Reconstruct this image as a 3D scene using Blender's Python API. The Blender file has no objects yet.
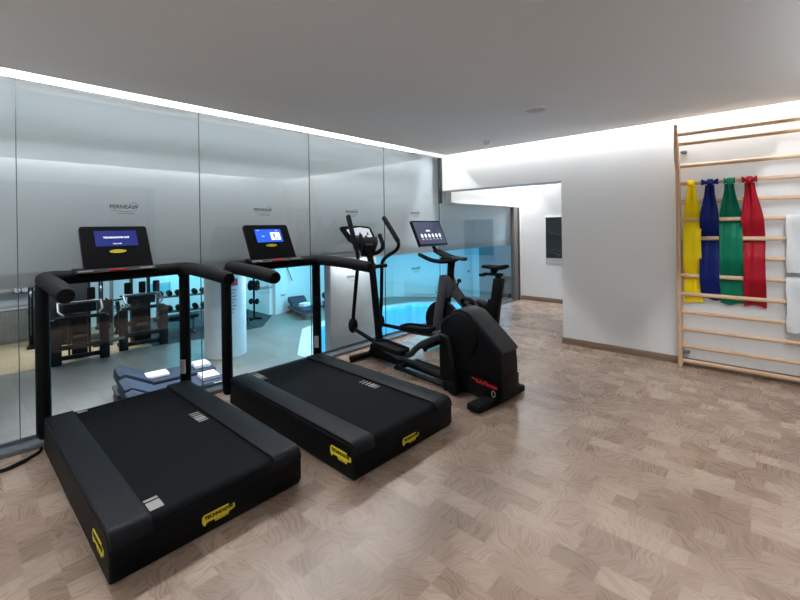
import bpy, bmesh, math, random
from mathutils import Vector, Matrix
random.seed(7)
PI = math.pi
sc = bpy.context.scene
COL = sc.collection

# ------------------------------------------------------------------ helpers
class MB:
    """collects shapes into one bmesh"""
    def __init__(s): s.bm = bmesh.new()
    def _xf(s, vs, M):
        if M is not None: bmesh.ops.transform(s.bm, matrix=M, verts=vs)
    def box(s, x0, x1, y0, y1, z0, z1, bev=0.0, seg=2, M=None):
        r = bmesh.ops.create_cube(s.bm, size=1.0); vs = r['verts']
        bmesh.ops.scale(s.bm, vec=(x1-x0, y1-y0, z1-z0), verts=vs)
        bmesh.ops.translate(s.bm, vec=((x0+x1)/2, (y0+y1)/2, (z0+z1)/2), verts=vs)
        if bev:
            es = list({e for v in vs for e in v.link_edges})
            q = bmesh.ops.bevel(s.bm, geom=es, offset=bev, segments=seg, profile=0.5, affect='EDGES', clamp_overlap=True)
            vs = list({v for f in q['faces'] for v in f.verts} | {v for v in vs if v.is_valid})
        s._xf(vs, M); return s
    def loft(s, rings, cap=True, closed=False):
        L = [[s.bm.verts.new(p) for p in r] for r in rings]
        n = len(L[0]); m = len(L)
        for i in range(m if closed else m-1):
            a, b = L[i], L[(i+1) % m]
            for k in range(n):
                s.bm.faces.new((a[k], a[(k+1) % n], b[(k+1) % n], b[k]))
        if cap and not closed:
            s.bm.faces.new(list(reversed(L[0]))); s.bm.faces.new(L[-1])
        return s
    def tube(s, pts, r, n=14, smooth=0, sx=1.0, sy=1.0, up=None, closed=False, round_ends=False):
        """sweep an ellipse (sx, sy) of radius r (number or per-point list) along pts"""
        P = [Vector(p) for p in pts]
        R = list(r) if isinstance(r, (list, tuple)) else [r]*len(P)
        if smooth and len(P) > 2:
            Q, RR = [], []
            N = len(P)
            rng = range(N) if closed else range(N-1)
            for i in rng:
                p0 = P[i-1] if (closed or i > 0) else P[0]*2-P[1]
                p1, p2 = P[i], P[(i+1) % N]
                p3 = P[(i+2) % N] if (closed or i+2 < N) else p2*2-p1
                for k in range(smooth):
                    t = k/smooth
                    Q.append(0.5*((2*p1)+(p2-p0)*t+(2*p0-5*p1+4*p2-p3)*t*t+(3*p1-p0-3*p2+p3)*t**3))
                    RR.append(R[i]*(1-t)+R[(i+1) % N]*t)
            if not closed: Q.append(P[-1]); RR.append(R[-1])
            P, R = Q, RR
        if round_ends and not closed:
            d0 = (P[0]-P[1]).normalized(); d1 = (P[-1]-P[-2]).normalized()
            r0, r1 = R[0], R[-1]
            P = [P[0]+d0*r0*.55, P[0]+d0*r0*.35]+P+[P[-1]+d1*r1*.35, P[-1]+d1*r1*.55]
            R = [r0*.35, r0*.8]+R+[r1*.8, r1*.35]
        m = len(P); rings = []; nrm = None
        for i in range(m):
            if closed: t = (P[(i+1) % m]-P[i-1])
            else: t = P[min(i+1, m-1)]-P[max(i-1, 0)]
            t.normalize()
            if nrm is None:
                u = Vector(up) if up else (Vector((0, 0, 1)) if abs(t.z) < .9 else Vector((1, 0, 0)))
                nrm = (u-t*u.dot(t)).normalized()
            else:
                nrm = (nrm-t*nrm.dot(t)).normalized()
            b = t.cross(nrm)
            rings.append([P[i]+(nrm*math.cos(2*PI*k/n)*sy+b*math.sin(2*PI*k/n)*sx)*R[i] for k in range(n)])
        return s.loft(rings, closed=closed)
    def cyl(s, a, b, r, n=20, r2=None, bev=0):
        a, b = Vector(a), Vector(b); r2 = r if r2 is None else r2
        if bev:
            d = (b-a).normalized()
            return s.tube([a, a+d*bev*.3, a+d*bev, b-d*bev, b-d*bev*.3, b], [r-bev, r-bev*.3, r, r2, r2-bev*.3, r2-bev], n)
        return s.tube([a, b], [r, r2], n)
    def prism(s, poly, a, b, axis='y', bev=0.0, seg=2, M=None):
        """poly of (u, w) extruded along axis from a to b; y: (x,z)  x: (y,z)  z: (x,y)"""
        def mk(u, w, t):
            return {'y': (u, t, w), 'x': (t, u, w), 'z': (u, w, t)}[axis]
        v0 = [s.bm.verts.new(mk(u, w, a)) for u, w in poly]
        v1 = [s.bm.verts.new(mk(u, w, b)) for u, w in poly]
        n = len(poly); fs = [s.bm.faces.new(v0), s.bm.faces.new(v1)]
        for k in range(n): fs.append(s.bm.faces.new((v0[k], v0[(k+1) % n], v1[(k+1) % n], v1[k])))
        bmesh.ops.recalc_face_normals(s.bm, faces=fs)
        vs = v0+v1
        if bev:
            es = [e for e in {e for f in fs[:2] for e in f.edges}]
            q = bmesh.ops.bevel(s.bm, geom=es, offset=bev, segments=seg, profile=.5, affect='EDGES', clamp_overlap=True)
            vs = list({v for f in q['faces'] for v in f.verts} | {v for v in vs if v.is_valid} | {v for f in fs if f.is_valid for v in f.verts})
        s._xf(vs, M); return s
    def ball(s, c, r, sx=1, sy=1, sz=1, n=16):
        q = bmesh.ops.create_uvsphere(s.bm, u_segments=n, v_segments=n//2+2, radius=r)
        bmesh.ops.scale(s.bm, vec=(sx, sy, sz), verts=q['verts'])
        bmesh.ops.translate(s.bm, vec=c, verts=q['verts']); return s
    def text(s, body, size, o, xd, yd, depth=.0015, align='CENTER', bold=0.0, shear=0.0):
        cu = bpy.data.curves.new('lettering', 'FONT'); cu.body = body; cu.size = size
        cu.align_x = align; cu.align_y = 'CENTER'; cu.extrude = depth/2; cu.offset = bold; cu.shear = shear
        cu.resolution_u = 3
        ob = bpy.data.objects.new('lettering', cu); COL.objects.link(ob)
        dg = bpy.context.evaluated_depsgraph_get(); dg.update()
        me = bpy.data.meshes.new_from_object(ob.evaluated_get(dg))
        xd, yd = Vector(xd).normalized(), Vector(yd).normalized(); zd = xd.cross(yd)
        M = Matrix(((xd.x, yd.x, zd.x, o[0]), (xd.y, yd.y, zd.y, o[1]), (xd.z, yd.z, zd.z, o[2]), (0, 0, 0, 1)))
        me.transform(M); s.bm.from_mesh(me)
        bpy.data.objects.remove(ob); bpy.data.curves.remove(cu); bpy.data.meshes.remove(me)
        return s
    def panel(s, o, xd, yd, poly, depth=.003):
        """flat plate: poly in local (x,y) at o, thickness depth along the normal"""
        xd, yd = Vector(xd).normalized(), Vector(yd).normalized(); zd = xd.cross(yd); o = Vector(o)
        a = [s.bm.verts.new(o+xd*x+yd*y) for x, y in poly]
        b = [s.bm.verts.new(o+xd*x+yd*y+zd*depth) for x, y in poly]
        n = len(poly); fs = [s.bm.faces.new(a), s.bm.faces.new(b)]
        for k in range(n): fs.append(s.bm.faces.new((a[k], a[(k+1) % n], b[(k+1) % n], b[k])))
        bmesh.ops.recalc_face_normals(s.bm, faces=fs)
        return s

def obj(name, mb, mat, parent=None, loc=None, rz=0.0, ang=38, flat=False, recalc=True):
    me = bpy.data.meshes.new(name)
    if recalc: bmesh.ops.recalc_face_normals(mb.bm, faces=mb.bm.faces[:])
    mb.bm.to_mesh(me); mb.bm.free()
    if not flat:
        me.shade_smooth(); me.set_sharp_from_angle(angle=math.radians(ang))
    o = bpy.data.objects.new(name, me); COL.objects.link(o)
    me.materials.append(mat)
    if parent: o.parent = parent
    if loc: o.location = loc
    o.rotation_euler.z = rz
    return o
def tag(o, label, cat, group=None):
    o['label'] = label; o['category'] = cat
    if group: o['group'] = group
    return o
def thing(name, label, cat, loc=(0, 0, 0), rz=0.0, group=None):
    o = bpy.data.objects.new(name, None); COL.objects.link(o)
    o.location = loc; o.rotation_euler = (0, 0, rz); o.empty_display_size = .1
    return tag(o, label, cat, group)
def struct(name, mb, mat, **k):
    o = obj(name, mb, mat, **k); o['kind'] = 'structure'; return o
def dup(root, loc, rz=0.0, label=None):
    r = root.copy(); COL.objects.link(r); r.location = loc; r.rotation_euler = (0, 0, rz)
    if label: r['label'] = label
    for ch in list(root.children):
        c = ch.copy(); COL.objects.link(c); c.parent = r
        for g in ch.children:
            d = g.copy(); COL.objects.link(d); d.parent = c
    return r
def rrect(x0, x1, y0, y1, r, n=5):
    P = []
    for cx, cy, a in ((x1-r, y1-r, 0), (x0+r, y1-r, 90), (x0+r, y0+r, 180), (x1-r, y0+r, 270)):
        for k in range(n+1):
            t = math.radians(a+90*k/n); P.append((cx+r*math.cos(t), cy+r*math.sin(t)))
    return P

# ------------------------------------------------------------------ materials
def new_mat(name):
    m = bpy.data.materials.new(name); m.use_nodes = True
    nt = m.node_tree; nt.nodes.clear()
    out = nt.nodes.new('ShaderNodeOutputMaterial'); b = nt.nodes.new('ShaderNodeBsdfPrincipled')
    nt.links.new(b.outputs[0], out.inputs[0])
    return m, nt, b, out
def N(nt, t, **k):
    n = nt.nodes.new(t)
    for a, v in k.items():
        if a in n.inputs.keys(): n.inputs[a].default_value = v
        else: setattr(n, a, v)
    return n
def lin(c):  # sRGB 0-255 -> linear
    return tuple(((x/255)/12.92 if x/255 <= .04045 else ((x/255+.055)/1.055)**2.4) for x in c)
def mat(name, rgb, rough=.5, metal=0.0, var=.08, scale=20, bump=0.0, bscale=200, spec=.5):
    if max(rgb) < 40: spec, rough = .13, min(.85, rough+.12)
    m, nt, b, out = new_mat(name)
    c = lin(rgb)
    tc = N(nt, 'ShaderNodeTexCoord'); no = N(nt, 'ShaderNodeTexNoise', Scale=scale, Detail=4.0)
    nt.links.new(tc.outputs['Object'], no.inputs['Vector'])
    mx = N(nt, 'ShaderNodeMix', data_type='RGBA')
    mx.inputs[6].default_value = tuple(x*(1-var) for x in c)+(1,)
    mx.inputs[7].default_value = tuple(min(1, x*(1+var)) for x in c)+(1,)
    nt.links.new(no.outputs['Fac'], mx.inputs[0]); nt.links.new(mx.outputs[2], b.inputs['Base Color'])
    b.inputs['Roughness'].default_value = rough; b.inputs['Metallic'].default_value = metal
    b.inputs['Specular IOR Level'].default_value = spec
    if bump:
        n2 = N(nt, 'ShaderNodeTexNoise', Scale=bscale, Detail=3.0); nt.links.new(tc.outputs['Object'], n2.inputs['Vector'])
        bp = N(nt, 'ShaderNodeBump', Strength=bump, Distance=.002)
        nt.links.new(n2.outputs['Fac'], bp.inputs['Height']); nt.links.new(bp.outputs[0], b.inputs['Normal'])
    return m
def emit(name, rgb, strength):
    m, nt, b, out = new_mat(name)
    tc = N(nt, 'ShaderNodeTexCoord'); no = N(nt, 'ShaderNodeTexNoise', Scale=9.0)
    nt.links.new(tc.outputs['Object'], no.inputs['Vector'])
    mx = N(nt, 'ShaderNodeMix', data_type='RGBA'); c = lin(rgb)
    mx.inputs[6].default_value = tuple(x*.85 for x in c)+(1,); mx.inputs[7].default_value = tuple(min(1, x*1.12) for x in c)+(1,)
    nt.links.new(no.outputs['Fac'], mx.inputs[0])
    nt.links.new(mx.outputs[2], b.inputs['Emission Color']); b.inputs['Emission Strength'].default_value = strength
    b.inputs['Base Color'].default_value = (.01, .01, .01, 1); b.inputs['Roughness'].default_value = .25
    return m
def glass_mat(name, r0, tint, gain=1.0):
    m, nt, b, out = new_mat(name); nt.nodes.remove(b)
    lw = N(nt, 'ShaderNodeLayerWeight', Blend=.5)
    pw = N(nt, 'ShaderNodeMath', operation='POWER'); pw.inputs[1].default_value = 5.0
    nt.links.new(lw.outputs['Facing'], pw.inputs[0])
    ma = N(nt, 'ShaderNodeMath', operation='MULTIPLY_ADD'); ma.inputs[1].default_value = (1-r0)*gain; ma.inputs[2].default_value = r0
    nt.links.new(pw.outputs[0], ma.inputs[0])
    tr = N(nt, 'ShaderNodeBsdfTransparent'); tr.inputs[0].default_value = tint+(1,)
    gl = N(nt, 'ShaderNodeBsdfGlossy'); gl.inputs['Roughness'].default_value = 0.0
    mx = N(nt, 'ShaderNodeMixShader')
    nt.links.new(ma.outputs[0], mx.inputs[0]); nt.links.new(tr.outputs[0], mx.inputs[1]); nt.links.new(gl.outputs[0], mx.inputs[2])
    nt.links.new(mx.outputs[0], out.inputs[0])
    return m
def floor_mat():
    m, nt, b, out = new_mat('wood_block_vinyl')
    tc = N(nt, 'ShaderNodeTexCoord')
    br = N(nt, 'ShaderNodeTexBrick', offset=.42, offset_frequency=2, squash=.62, squash_frequency=3)
    br.inputs['Color1'].default_value = (0, 0, 0, 1); br.inputs['Color2'].default_value = (1, 1, 1, 1); br.inputs['Mortar'].default_value = (.35, .35, .35, 1)
    br.inputs['Scale'].default_value = 1.0; br.inputs['Mortar Size'].default_value = .0009; br.inputs['Mortar Smooth'].default_value = .3
    br.inputs['Brick Width'].default_value = .185; br.inputs['Row Height'].default_value = .108; br.inputs['Bias'].default_value = 0
    nt.links.new(tc.outputs['Object'], br.inputs['Vector'])
    # grain: fine streaks turned a random way in each block, bent by a slow noise
    rot = N(nt, 'ShaderNodeVectorRotate', rotation_type='Z_AXIS'); nt.links.new(tc.outputs['Object'], rot.inputs['Vector'])
    an = N(nt, 'ShaderNodeMath', operation='MULTIPLY'); an.inputs[1].default_value = 41.0
    nt.links.new(br.outputs['Color'], an.inputs[0]); nt.links.new(an.outputs[0], rot.inputs['Angle'])
    wn = N(nt, 'ShaderNodeTexNoise', Scale=5.0, Detail=2.0); nt.links.new(rot.outputs[0], wn.inputs['Vector'])
    ws = N(nt, 'ShaderNodeVectorMath', operation='SCALE'); ws.inputs['Scale'].default_value = .16; nt.links.new(wn.outputs['Color'], ws.inputs[0])
    ad = N(nt, 'ShaderNodeVectorMath', operation='ADD'); nt.links.new(rot.outputs[0], ad.inputs[0]); nt.links.new(ws.outputs[0], ad.inputs[1])
    mp = N(nt, 'ShaderNodeMapping'); mp.inputs['Scale'].default_value = (6, 95, 1); nt.links.new(ad.outputs[0], mp.inputs[0])
    wv = N(nt, 'ShaderNodeTexNoise', Scale=1.0, Detail=4.0, Roughness=.65); nt.links.new(mp.outputs[0], wv.inputs['Vector'])
    no = N(nt, 'ShaderNodeTexNoise', Scale=2.2, Detail=3.0); nt.links.new(tc.outputs['Object'], no.inputs['Vector'])
    no2 = N(nt, 'ShaderNodeTexNoise', Scale=14.0, Detail=5.0); nt.links.new(ad.outputs[0], no2.inputs['Vector'])
    # combine into one tone value
    def mth(op, a, bb, c=None):
        n = N(nt, 'ShaderNodeMath', operation=op)
        for i, v in enumerate((a, bb, c)):
            if v is None: continue
            if isinstance(v, (int, float)): n.inputs[i].default_value = v
            else: nt.links.new(v, n.inputs[i])
        return n.outputs[0]
    t = mth('MULTIPLY_ADD', br.outputs['Color'], .42, -.06)
    t = mth('MULTIPLY_ADD', wv.outputs['Fac'], .28, t)
    t = mth('MULTIPLY_ADD', no.outputs['Fac'], .26, t)
    t = mth('MULTIPLY_ADD', no2.outputs['Fac'], .22, t)
    cr = N(nt, 'ShaderNodeValToRGB'); e = cr.color_ramp.elements
    e[0].position = .08; e[0].color = lin((100, 81, 67))+(1,)
    e[1].position = .98; e[1].color = lin((186, 166, 150))+(1,)
    q = cr.color_ramp.elements.new(.5); q.color = lin((145, 123, 108))+(1,)
    nt.links.new(t, cr.inputs[0]); nt.links.new(cr.outputs[0], b.inputs['Base Color'])
    b.inputs['Roughness'].default_value = .33; b.inputs['Specular IOR Level'].default_value = .45
    rr = mth('MULTIPLY_ADD', wv.outputs['Fac'], .16, .20); nt.links.new(rr, b.inputs['Roughness'])
    bp = N(nt, 'ShaderNodeBump', Strength=.12, Distance=.002); nt.links.new(t, bp.inputs['Height']); nt.links.new(bp.outputs[0], b.inputs['Normal'])
    return m
def tile_mat(name, rgb, w, h, rough=.4, mortar=.006, mcol=.8):
    m, nt, b, out = new_mat(name)
    tc = N(nt, 'ShaderNodeTexCoord'); br = N(nt, 'ShaderNodeTexBrick', offset=0.0)
    c = lin(rgb)
    br.inputs['Color1'].default_value = tuple(x*.9 for x in c)+(1,); br.inputs['Color2'].default_value = tuple(min(1, x*1.08) for x in c)+(1,)
    br.inputs['Mortar'].default_value = tuple(x*mcol for x in c)+(1,)
    br.inputs['Scale'].default_value = 1.0; br.inputs['Mortar Size'].default_value = mortar
    br.inputs['Brick Width'].default_value = w; br.inputs['Row Height'].default_value = h
    nt.links.new(tc.outputs['Object'], br.inputs['Vector'])
    no = N(nt, 'ShaderNodeTexNoise', Scale=3.0, Detail=5.0); nt.links.new(tc.outputs['Object'], no.inputs['Vector'])
    mx = N(nt, 'ShaderNodeMix', data_type='RGBA', blend_type='MULTIPLY'); mx.inputs[0].default_value = .45
    nt.links.new(br.outputs['Color'], mx.inputs[6]); nt.links.new(no.outputs['Color'], mx.inputs[7])
    gm = N(nt, 'ShaderNodeHueSaturation', Value=1.28, Saturation=.7); nt.links.new(mx.outputs[2], gm.inputs['Color'])
    nt.links.new(gm.outputs[0], b.inputs['Base Color']); b.inputs['Roughness'].default_value = rough
    return m
def wood_mat(name, a, c, axis='X', rough=.4):
    m, nt, b, out = new_mat(name)
    tc = N(nt, 'ShaderNodeTexCoord'); mp = N(nt, 'ShaderNodeMapping')
    mp.inputs['Scale'].default_value = {'X': (2, 30, 30), 'Z': (30, 30, 2)}[axis]
    nt.links.new(tc.outputs['Object'], mp.inputs[0])
    no = N(nt, 'ShaderNodeTexNoise', Scale=1.4, Detail=5.0, Distortion=.8); nt.links.new(mp.outputs[0], no.inputs['Vector'])
    cr = N(nt, 'ShaderNodeValToRGB'); cr.color_ramp.elements[0].color = lin(a)+(1,); cr.color_ramp.elements[1].color = lin(c)+(1,)
    cr.color_ramp.elements[0].position = .3; cr.color_ramp.elements[1].position = .7
    nt.links.new(no.outputs['Fac'], cr.inputs[0]); nt.links.new(cr.outputs[0], b.inputs['Base Color'])
    b.inputs['Roughness'].default_value = rough
    return m
def ribbed_mat(name, rgb, rough=.45):
    m, nt, b, out = new_mat(name)
    tc = N(nt, 'ShaderNodeTexCoord')
    wv = N(nt, 'ShaderNodeTexWave', wave_type='BANDS', bands_direction='Y'); wv.inputs['Scale'].default_value = 28.0
    nt.links.new(tc.outputs['Object'], wv.inputs['Vector'])
    bp = N(nt, 'ShaderNodeBump', Strength=.25, Distance=.002); nt.links.new(wv.outputs['Fac'], bp.inputs['Height'])
    nt.links.new(bp.outputs[0], b.inputs['Normal']); b.inputs['Base Color'].default_value = lin(rgb)+(1,); b.inputs['Roughness'].default_value = rough; b.inputs['Specular IOR Level'].default_value = .18
    return m
def cloth_mat(name, rgb, rough=.5, sheen=0.0, trans=.0):
    m = mat(name, rgb, rough, var=.10, scale=14, bump=.3, bscale=35, spec=.15)
    return m

M = {}
M['wall'] = mat('white_wall_paint', (226, 226, 226), .75, var=.015, scale=3, bump=.05, bscale=300)
M['ceil'] = mat('white_ceiling_paint', (228, 226, 224), .85, var=.015, scale=2)
M['fascia'] = mat('pale_fascia_paint', (219, 227, 231), .6, var=.03, scale=1.5)
M['floor'] = floor_mat()
M['base'] = wood_mat('baseboard_wood', (112, 92, 76), (140, 118, 100), 'X', .45)
M['glass'] = glass_mat('clear_glass', .05, (.97, .985, .99), 1.0)
M['glass_low'] = glass_mat('tinted_low_glass', .11, (.90, .96, .99), 1.0)
M['joint'] = mat('silicone_joint', (84, 94, 98), .3)
M['alu'] = mat('brushed_grey_metal', (120, 128, 136), .4, .6)
M['post'] = mat('dark_metal_post', (34, 36, 40), .45)
M['beige'] = mat('beige_frame_paint', (104, 99, 95), .6)
M['black'] = mat('black_plastic', (10, 11, 13), .42, var=.15, bump=.12, bscale=400)
M['black2'] = mat('soft_black_rubber', (13, 14, 16), .6, var=.15, bump=.2, bscale=500)
M['satin'] = mat('satin_black_paint', (10, 11, 14), .36, var=.1)
M['gloss'] = mat('gloss_black_plastic', (10, 10, 12), .18)
M['belt'] = mat('belt_rubber', (4, 6, 9), .65, var=.25, scale=4, bump=.3, bscale=700)
M['rail'] = ribbed_mat('ribbed_rail_plastic', (15, 18, 23), .5)
M['charcoal'] = mat('charcoal_paint', (58, 59, 64), .48, spec=.3)
M['grey'] = mat('grey_plastic', (86, 88, 92), .45)
M['silver'] = mat('silver_print', (158, 154, 150), .45)
M['white'] = mat('white_print', (226, 226, 226), .5)
M['yellow'] = mat('yellow_badge', (214, 196, 34), .45)
M['red'] = mat('red_print', (176, 22, 32), .45)
M['ink'] = mat('black_print', (22, 20, 14), .5)
M['logo'] = mat('grey_decal_film', (66, 73, 77), .6)
M['beech'] = wood_mat('beech_rung', (200, 164, 132), (218, 186, 156), 'X', .42)
M['beechz'] = wood_mat('beech_post', (194, 156, 122), (214, 178, 146), 'Z', .42)
M['bY'] = cloth_mat('yellow_latex', (240, 210, 18), .5)
M['bB'] = cloth_mat('blue_latex', (10, 27, 94), .5)
M['bG'] = cloth_mat('green_latex', (5, 106, 78), .5)
M['bR'] = cloth_mat('red_latex', (154, 18, 34), .5)
M['towel'] = mat('white_terry', (212, 213, 215), .95, var=.05, scale=60, bump=.9, bscale=160)
M['tile'] = tile_mat('grey_stone_tile', (120, 118, 112), .9, .45)
M['hallwood'] = wood_mat('pale_wood_floor', (150, 136, 108), (172, 158, 128), 'X', .5)
M['mat'] = mat('dark_rubber_floor', (46, 52, 56), .8)
M['coping'] = tile_mat('light_pool_coping', (196, 206, 208), .5, .5)
M['pooltile'] = tile_mat('blue_pool_tile', (62, 190, 222), .1, .1, .3, .003, 1.15)
M['water'] = glass_mat('water_surface', .02, (.62, .88, .97), .6)
M['hallwall'] = mat('hall_wall_paint', (216, 220, 222), .75, var=.02, scale=3)
M['hallshade'] = mat('hall_shaded_wall', (128, 134, 138), .75, var=.02, scale=3)  # hall wall colour darkened to stand for the unlit side wall
M['gymwall'] = mat('dark_gym_wall_paint', (96, 100, 102), .7, var=.05, scale=3)
M['sideroom'] = mat('dim_room_paint', (120, 122, 124), .7, var=.03, scale=3)  # low light of the side room put into its wall colour
M['grille'] = mat('pale_grille', (186, 184, 182), .6)
M['shell'] = mat('dark_grey_shell', (40, 42, 46), .5, spec=.2)
M['navy'] = mat('navy_upholstery', (30, 42, 64), .7, bump=.3, bscale=150)
M['gym'] = mat('dark_gym_steel', (30, 33, 37), .5)
M['brown'] = mat('brown_upholstery', (32, 28, 28), .6)
M['dgrey'] = mat('grey_equipment_paint', (60, 64, 68), .5)
M['cab'] = wood_mat('grey_wood_cabinet', (112, 112, 110), (132, 132, 128), 'Z', .6)
M['photo'] = mat('dark_artwork_print', (30, 36, 40), .35, var=.6, scale=5)
M['frame'] = mat('pale_picture_frame', (196, 198, 200), .5)
M['scr_blue'] = emit('navy_screen', (14, 34, 128), .85)
M['scr_sky'] = emit('blue_screen', (34, 92, 222), 1.2)
M['scr_dark'] = emit('slate_screen', (56, 66, 100), .8)
M['scr_pic'] = emit('picture_screen', (205, 212, 222), .9)
M['scr_white'] = emit('white_screen_print', (238, 240, 246), 1.3)
M['scr_cyan'] = emit('cyan_light_panel', (70, 195, 235), .8)

# ------------------------------------------------------------------ dimensions
GX = -0.09          # glass wall plane
YB = 5.0            # back wall
W = 3.95            # opposite wall
CH = 2.43           # ceiling
YF = -1.6           # wall behind the camera
YC = 7.5            # far wall of the passage
HF = -1.4           # pool hall floor (a half storey down)
HC = 1.04           # pool hall ceiling

# ------------------------------------------------------------------ our room
struct('floor', MB().box(-.12, 6.5, YF-.1, YC+.1, -.12, 0), M['floor'])
m = MB()
m.box(.13, W-.13, YF+.13, YB-.15, CH, CH+.02)
struct('ceiling', m, M['ceil'])
m = MB()      # cove backs above the slot
m.box(-.6, 5.4, YF-.2, YC+.2, 2.62, 2.66)
struct('ceiling_slab', m, M['wall'])
m = MB()
for a in ((.13, .15, YF+.13, YB-.15), (W-.15, W-.13, YF+.13, YB-.15), (.15, W-.15, YB-.17, YB-.15), (.15, W-.15, YF+.13, YF+.15)):
    m.box(a[0], a[1], a[2], a[3], CH+.02, CH+.10)
struct('trim_1', m, M['wall'])
# back wall with wide opening into the passage
m = MB()
m.box(1.700, W+.3, YB, YB+.30, 0, 2.64)
m.box(-.14, 1.700, YB, YB+.30, 1.945, 2.64)
struct('wall_back', m, M['wall'])
struct('baseboard_back', MB().box(1.688, W, YB-.014, YB, 0, .075, .003), M['base'])
struct('baseboard_jamb', MB().box(1.686, 1.700, YB, YB+.30, 0, .075, .003), M['base'])
# opposite wall (seen in the glass) with a doorway recess
m = MB()
m.box(W, W+.12, 2.45, YB, 0, 2.64); m.box(W, W+.12, YF, .15, 0, 2.64); m.box(W, W+.12, .15, 2.45, 2.14, 2.64)
struct('wall_right', m, M['wall'])
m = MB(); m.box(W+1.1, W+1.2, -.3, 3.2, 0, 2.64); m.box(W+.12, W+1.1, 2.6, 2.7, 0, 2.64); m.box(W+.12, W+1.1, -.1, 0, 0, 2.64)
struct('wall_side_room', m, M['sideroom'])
struct('wall_front', MB().box(-.3, W+.12, YF-.12, YF, 0, 2.64), M['wall'])
struct('baseboard_right', MB().box(W-.014, W, 2.45, YB-.014, 0, .075, .003), M['base'])
# passage behind the opening
struct('wall_passage', MB().box(-.22, 5.2, YC, YC+.15, 0, 2.64), M['wall'])
struct('wall_passage_pier', MB().box(-.22, -.055, 7.44, YC, 0, 1.77), M['wall'])
struct('wall_passage_right', MB().box(4.6, 4.75, YB+.3, YC, 0, 2.64), M['wall'])
struct('wall_passage_left', MB().box(-.22, -.115, YB+.30, YC, 1.77, 2.64), M['wall'])
struct('ceiling_passage', MB().box(.12, 4.6, YB+.3, YC-.12, 2.42, 2.44), M['ceil'])
struct('baseboard_passage', MB().box(-.055, 4.6, YC-.014, YC, 0, .075, .003), M['base'])

# glass wall
seams = [-.80, .335, 1.51, 2.655, 3.795, 4.955]
TOPG = 2.436
def wave_logo(mb, y, z, s=.74):
    o = (GX+.0075, y, z)
    mb.text('PERNEAW', .056*s, (GX+.0075, y, z), (0, 1, 0), (0, 0, 1), .0008, bold=.0008)
    pts = []
    for k in range(19):      # loop over the last letters
        t = math.radians(-120+k*17); pts.append((GX+.0075, y+.085*s+.035*s*math.cos(t), z+.016*s+.031*s*math.sin(t)))
    mb.tube(pts, .0022*s, 6)
    pts = [(GX+.0075, y+(-.115+.23*k/10)*s, z+(-.034-.012*math.sin(PI*k/10))*s) for k in range(11)]
    mb.tube(pts, .0020*s, 6)
    mb.text('pool and wellness', .022*s, (GX+.0075, y+.02*s, z-.066*s), (0, 1, 0), (0, 0, 1), .0006)
for i in range(5):
    a, b = seams[i], seams[i+1]
    g = struct('window_%d' % (i+1), MB().box(GX-.006, GX+.006, a+.002, b-.002, .02, TOPG), M['glass'], flat=True)
    obj('silicone_joint', MB().box(GX-.006, GX+.006, b-.002, b+.002, .02, TOPG), M['joint'], g, flat=True)
    if i > 0:
        yc = (a+b)/2+.02
        for z in (1.605, .845):
            m = MB(); wave_logo(m, yc, z); obj('logo_sticker', m, M['logo'], g, flat=True)
m = MB()
for a, b in ((YB+.0, 5.98), (5.99, 7.23)):
    m.box(GX-.006, GX+.006, a+.003, b, .02, 1.755)
struct('window_6', m, M['glass_low'], flat=True)
struct('trim_2', MB().box(-.12, .015, -.8, YB, 0, .032, .003).box(GX-.03, GX-.012, -.8, YC, .0, .05).box(-.12, -.055, YB, YC, 0, .02), M['alu'])
struct('trim_3', MB().box(-.12, -.05, YB+.3, 7.44, 1.76, 1.785, .003), M['wall'])
struct('trim_4', MB().box(-.115, -.06, YB-.035, YB+.0, 1.76, TOPG, .002), M['post'])
struct('trim_5', MB().box(-.13, -.05, 7.23, 7.37, .0, 1.76, .004), M['beige'])
struct('trim_6', MB().box(-.13, -.045, 7.37, 7.44, .0, 1.76, .003), M['post'])
struct('trim_7', MB().box(-.16, -.075, YF, YB, TOPG+.002, 2.62), M['wall'])
# fascia behind the upper glass (edge of the pool hall's ceiling)
struct('wall_fascia', MB().box(-.50, -.22, -3, YC+1, HC, 2.62), M['fascia'])

# ceiling fittings
t = thing('ceiling_speaker', 'round flush white ceiling speaker with grey grille', 'speaker', (2.06, 3.51, CH))
obj('rim', MB().tube([(.0925*math.cos(k*PI/18), .0925*math.sin(k*PI/18), -.003) for k in range(36)], .011, 8, closed=True, sy=.5), M['wall'], t)
obj('grille', MB().cyl((0, 0, -.004), (0, 0, .002), .085, 36), M['grille'], t)
t = thing('smoke_detector', 'small white smoke detector on the ceiling near the glass corner', 'smoke detector', (1.06, 4.39, CH))
obj('base', MB().cyl((0, 0, -.014), (0, 0, 0), .062, 28, bev=.003), M['wall'], t)
obj('sensor_head', MB().cyl((0, 0, -.050), (0, 0, -.014), .034, 24, r2=.046, bev=.004), M['wall'], t)

# picture on the passage wall
t = thing('framed_picture', 'dark framed print on the white wall seen through the opening', 'picture', (.80, YC, 1.15))
obj('frame', MB().box(-.36, .36, -.03, -.001, -.44, .42, .004), M['frame'], t)
obj('print', MB().box(-.345, .345, -.034, -.0302, -.335, .405), M['photo'], t)
m = MB()
for k in range(3):
    z0 = (-.21, -.26, .12)[k]
    m.tube([(-.30+.6*j/8, -.035, z0+.03*math.sin(j*1.1+k)) for j in range(9)], [.001+.004*abs(math.sin(j*1.7+k)) for j in range(9)], 6, sx=.4, smooth=3)
obj('print_streaks', m, M['grey'], t)

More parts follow.
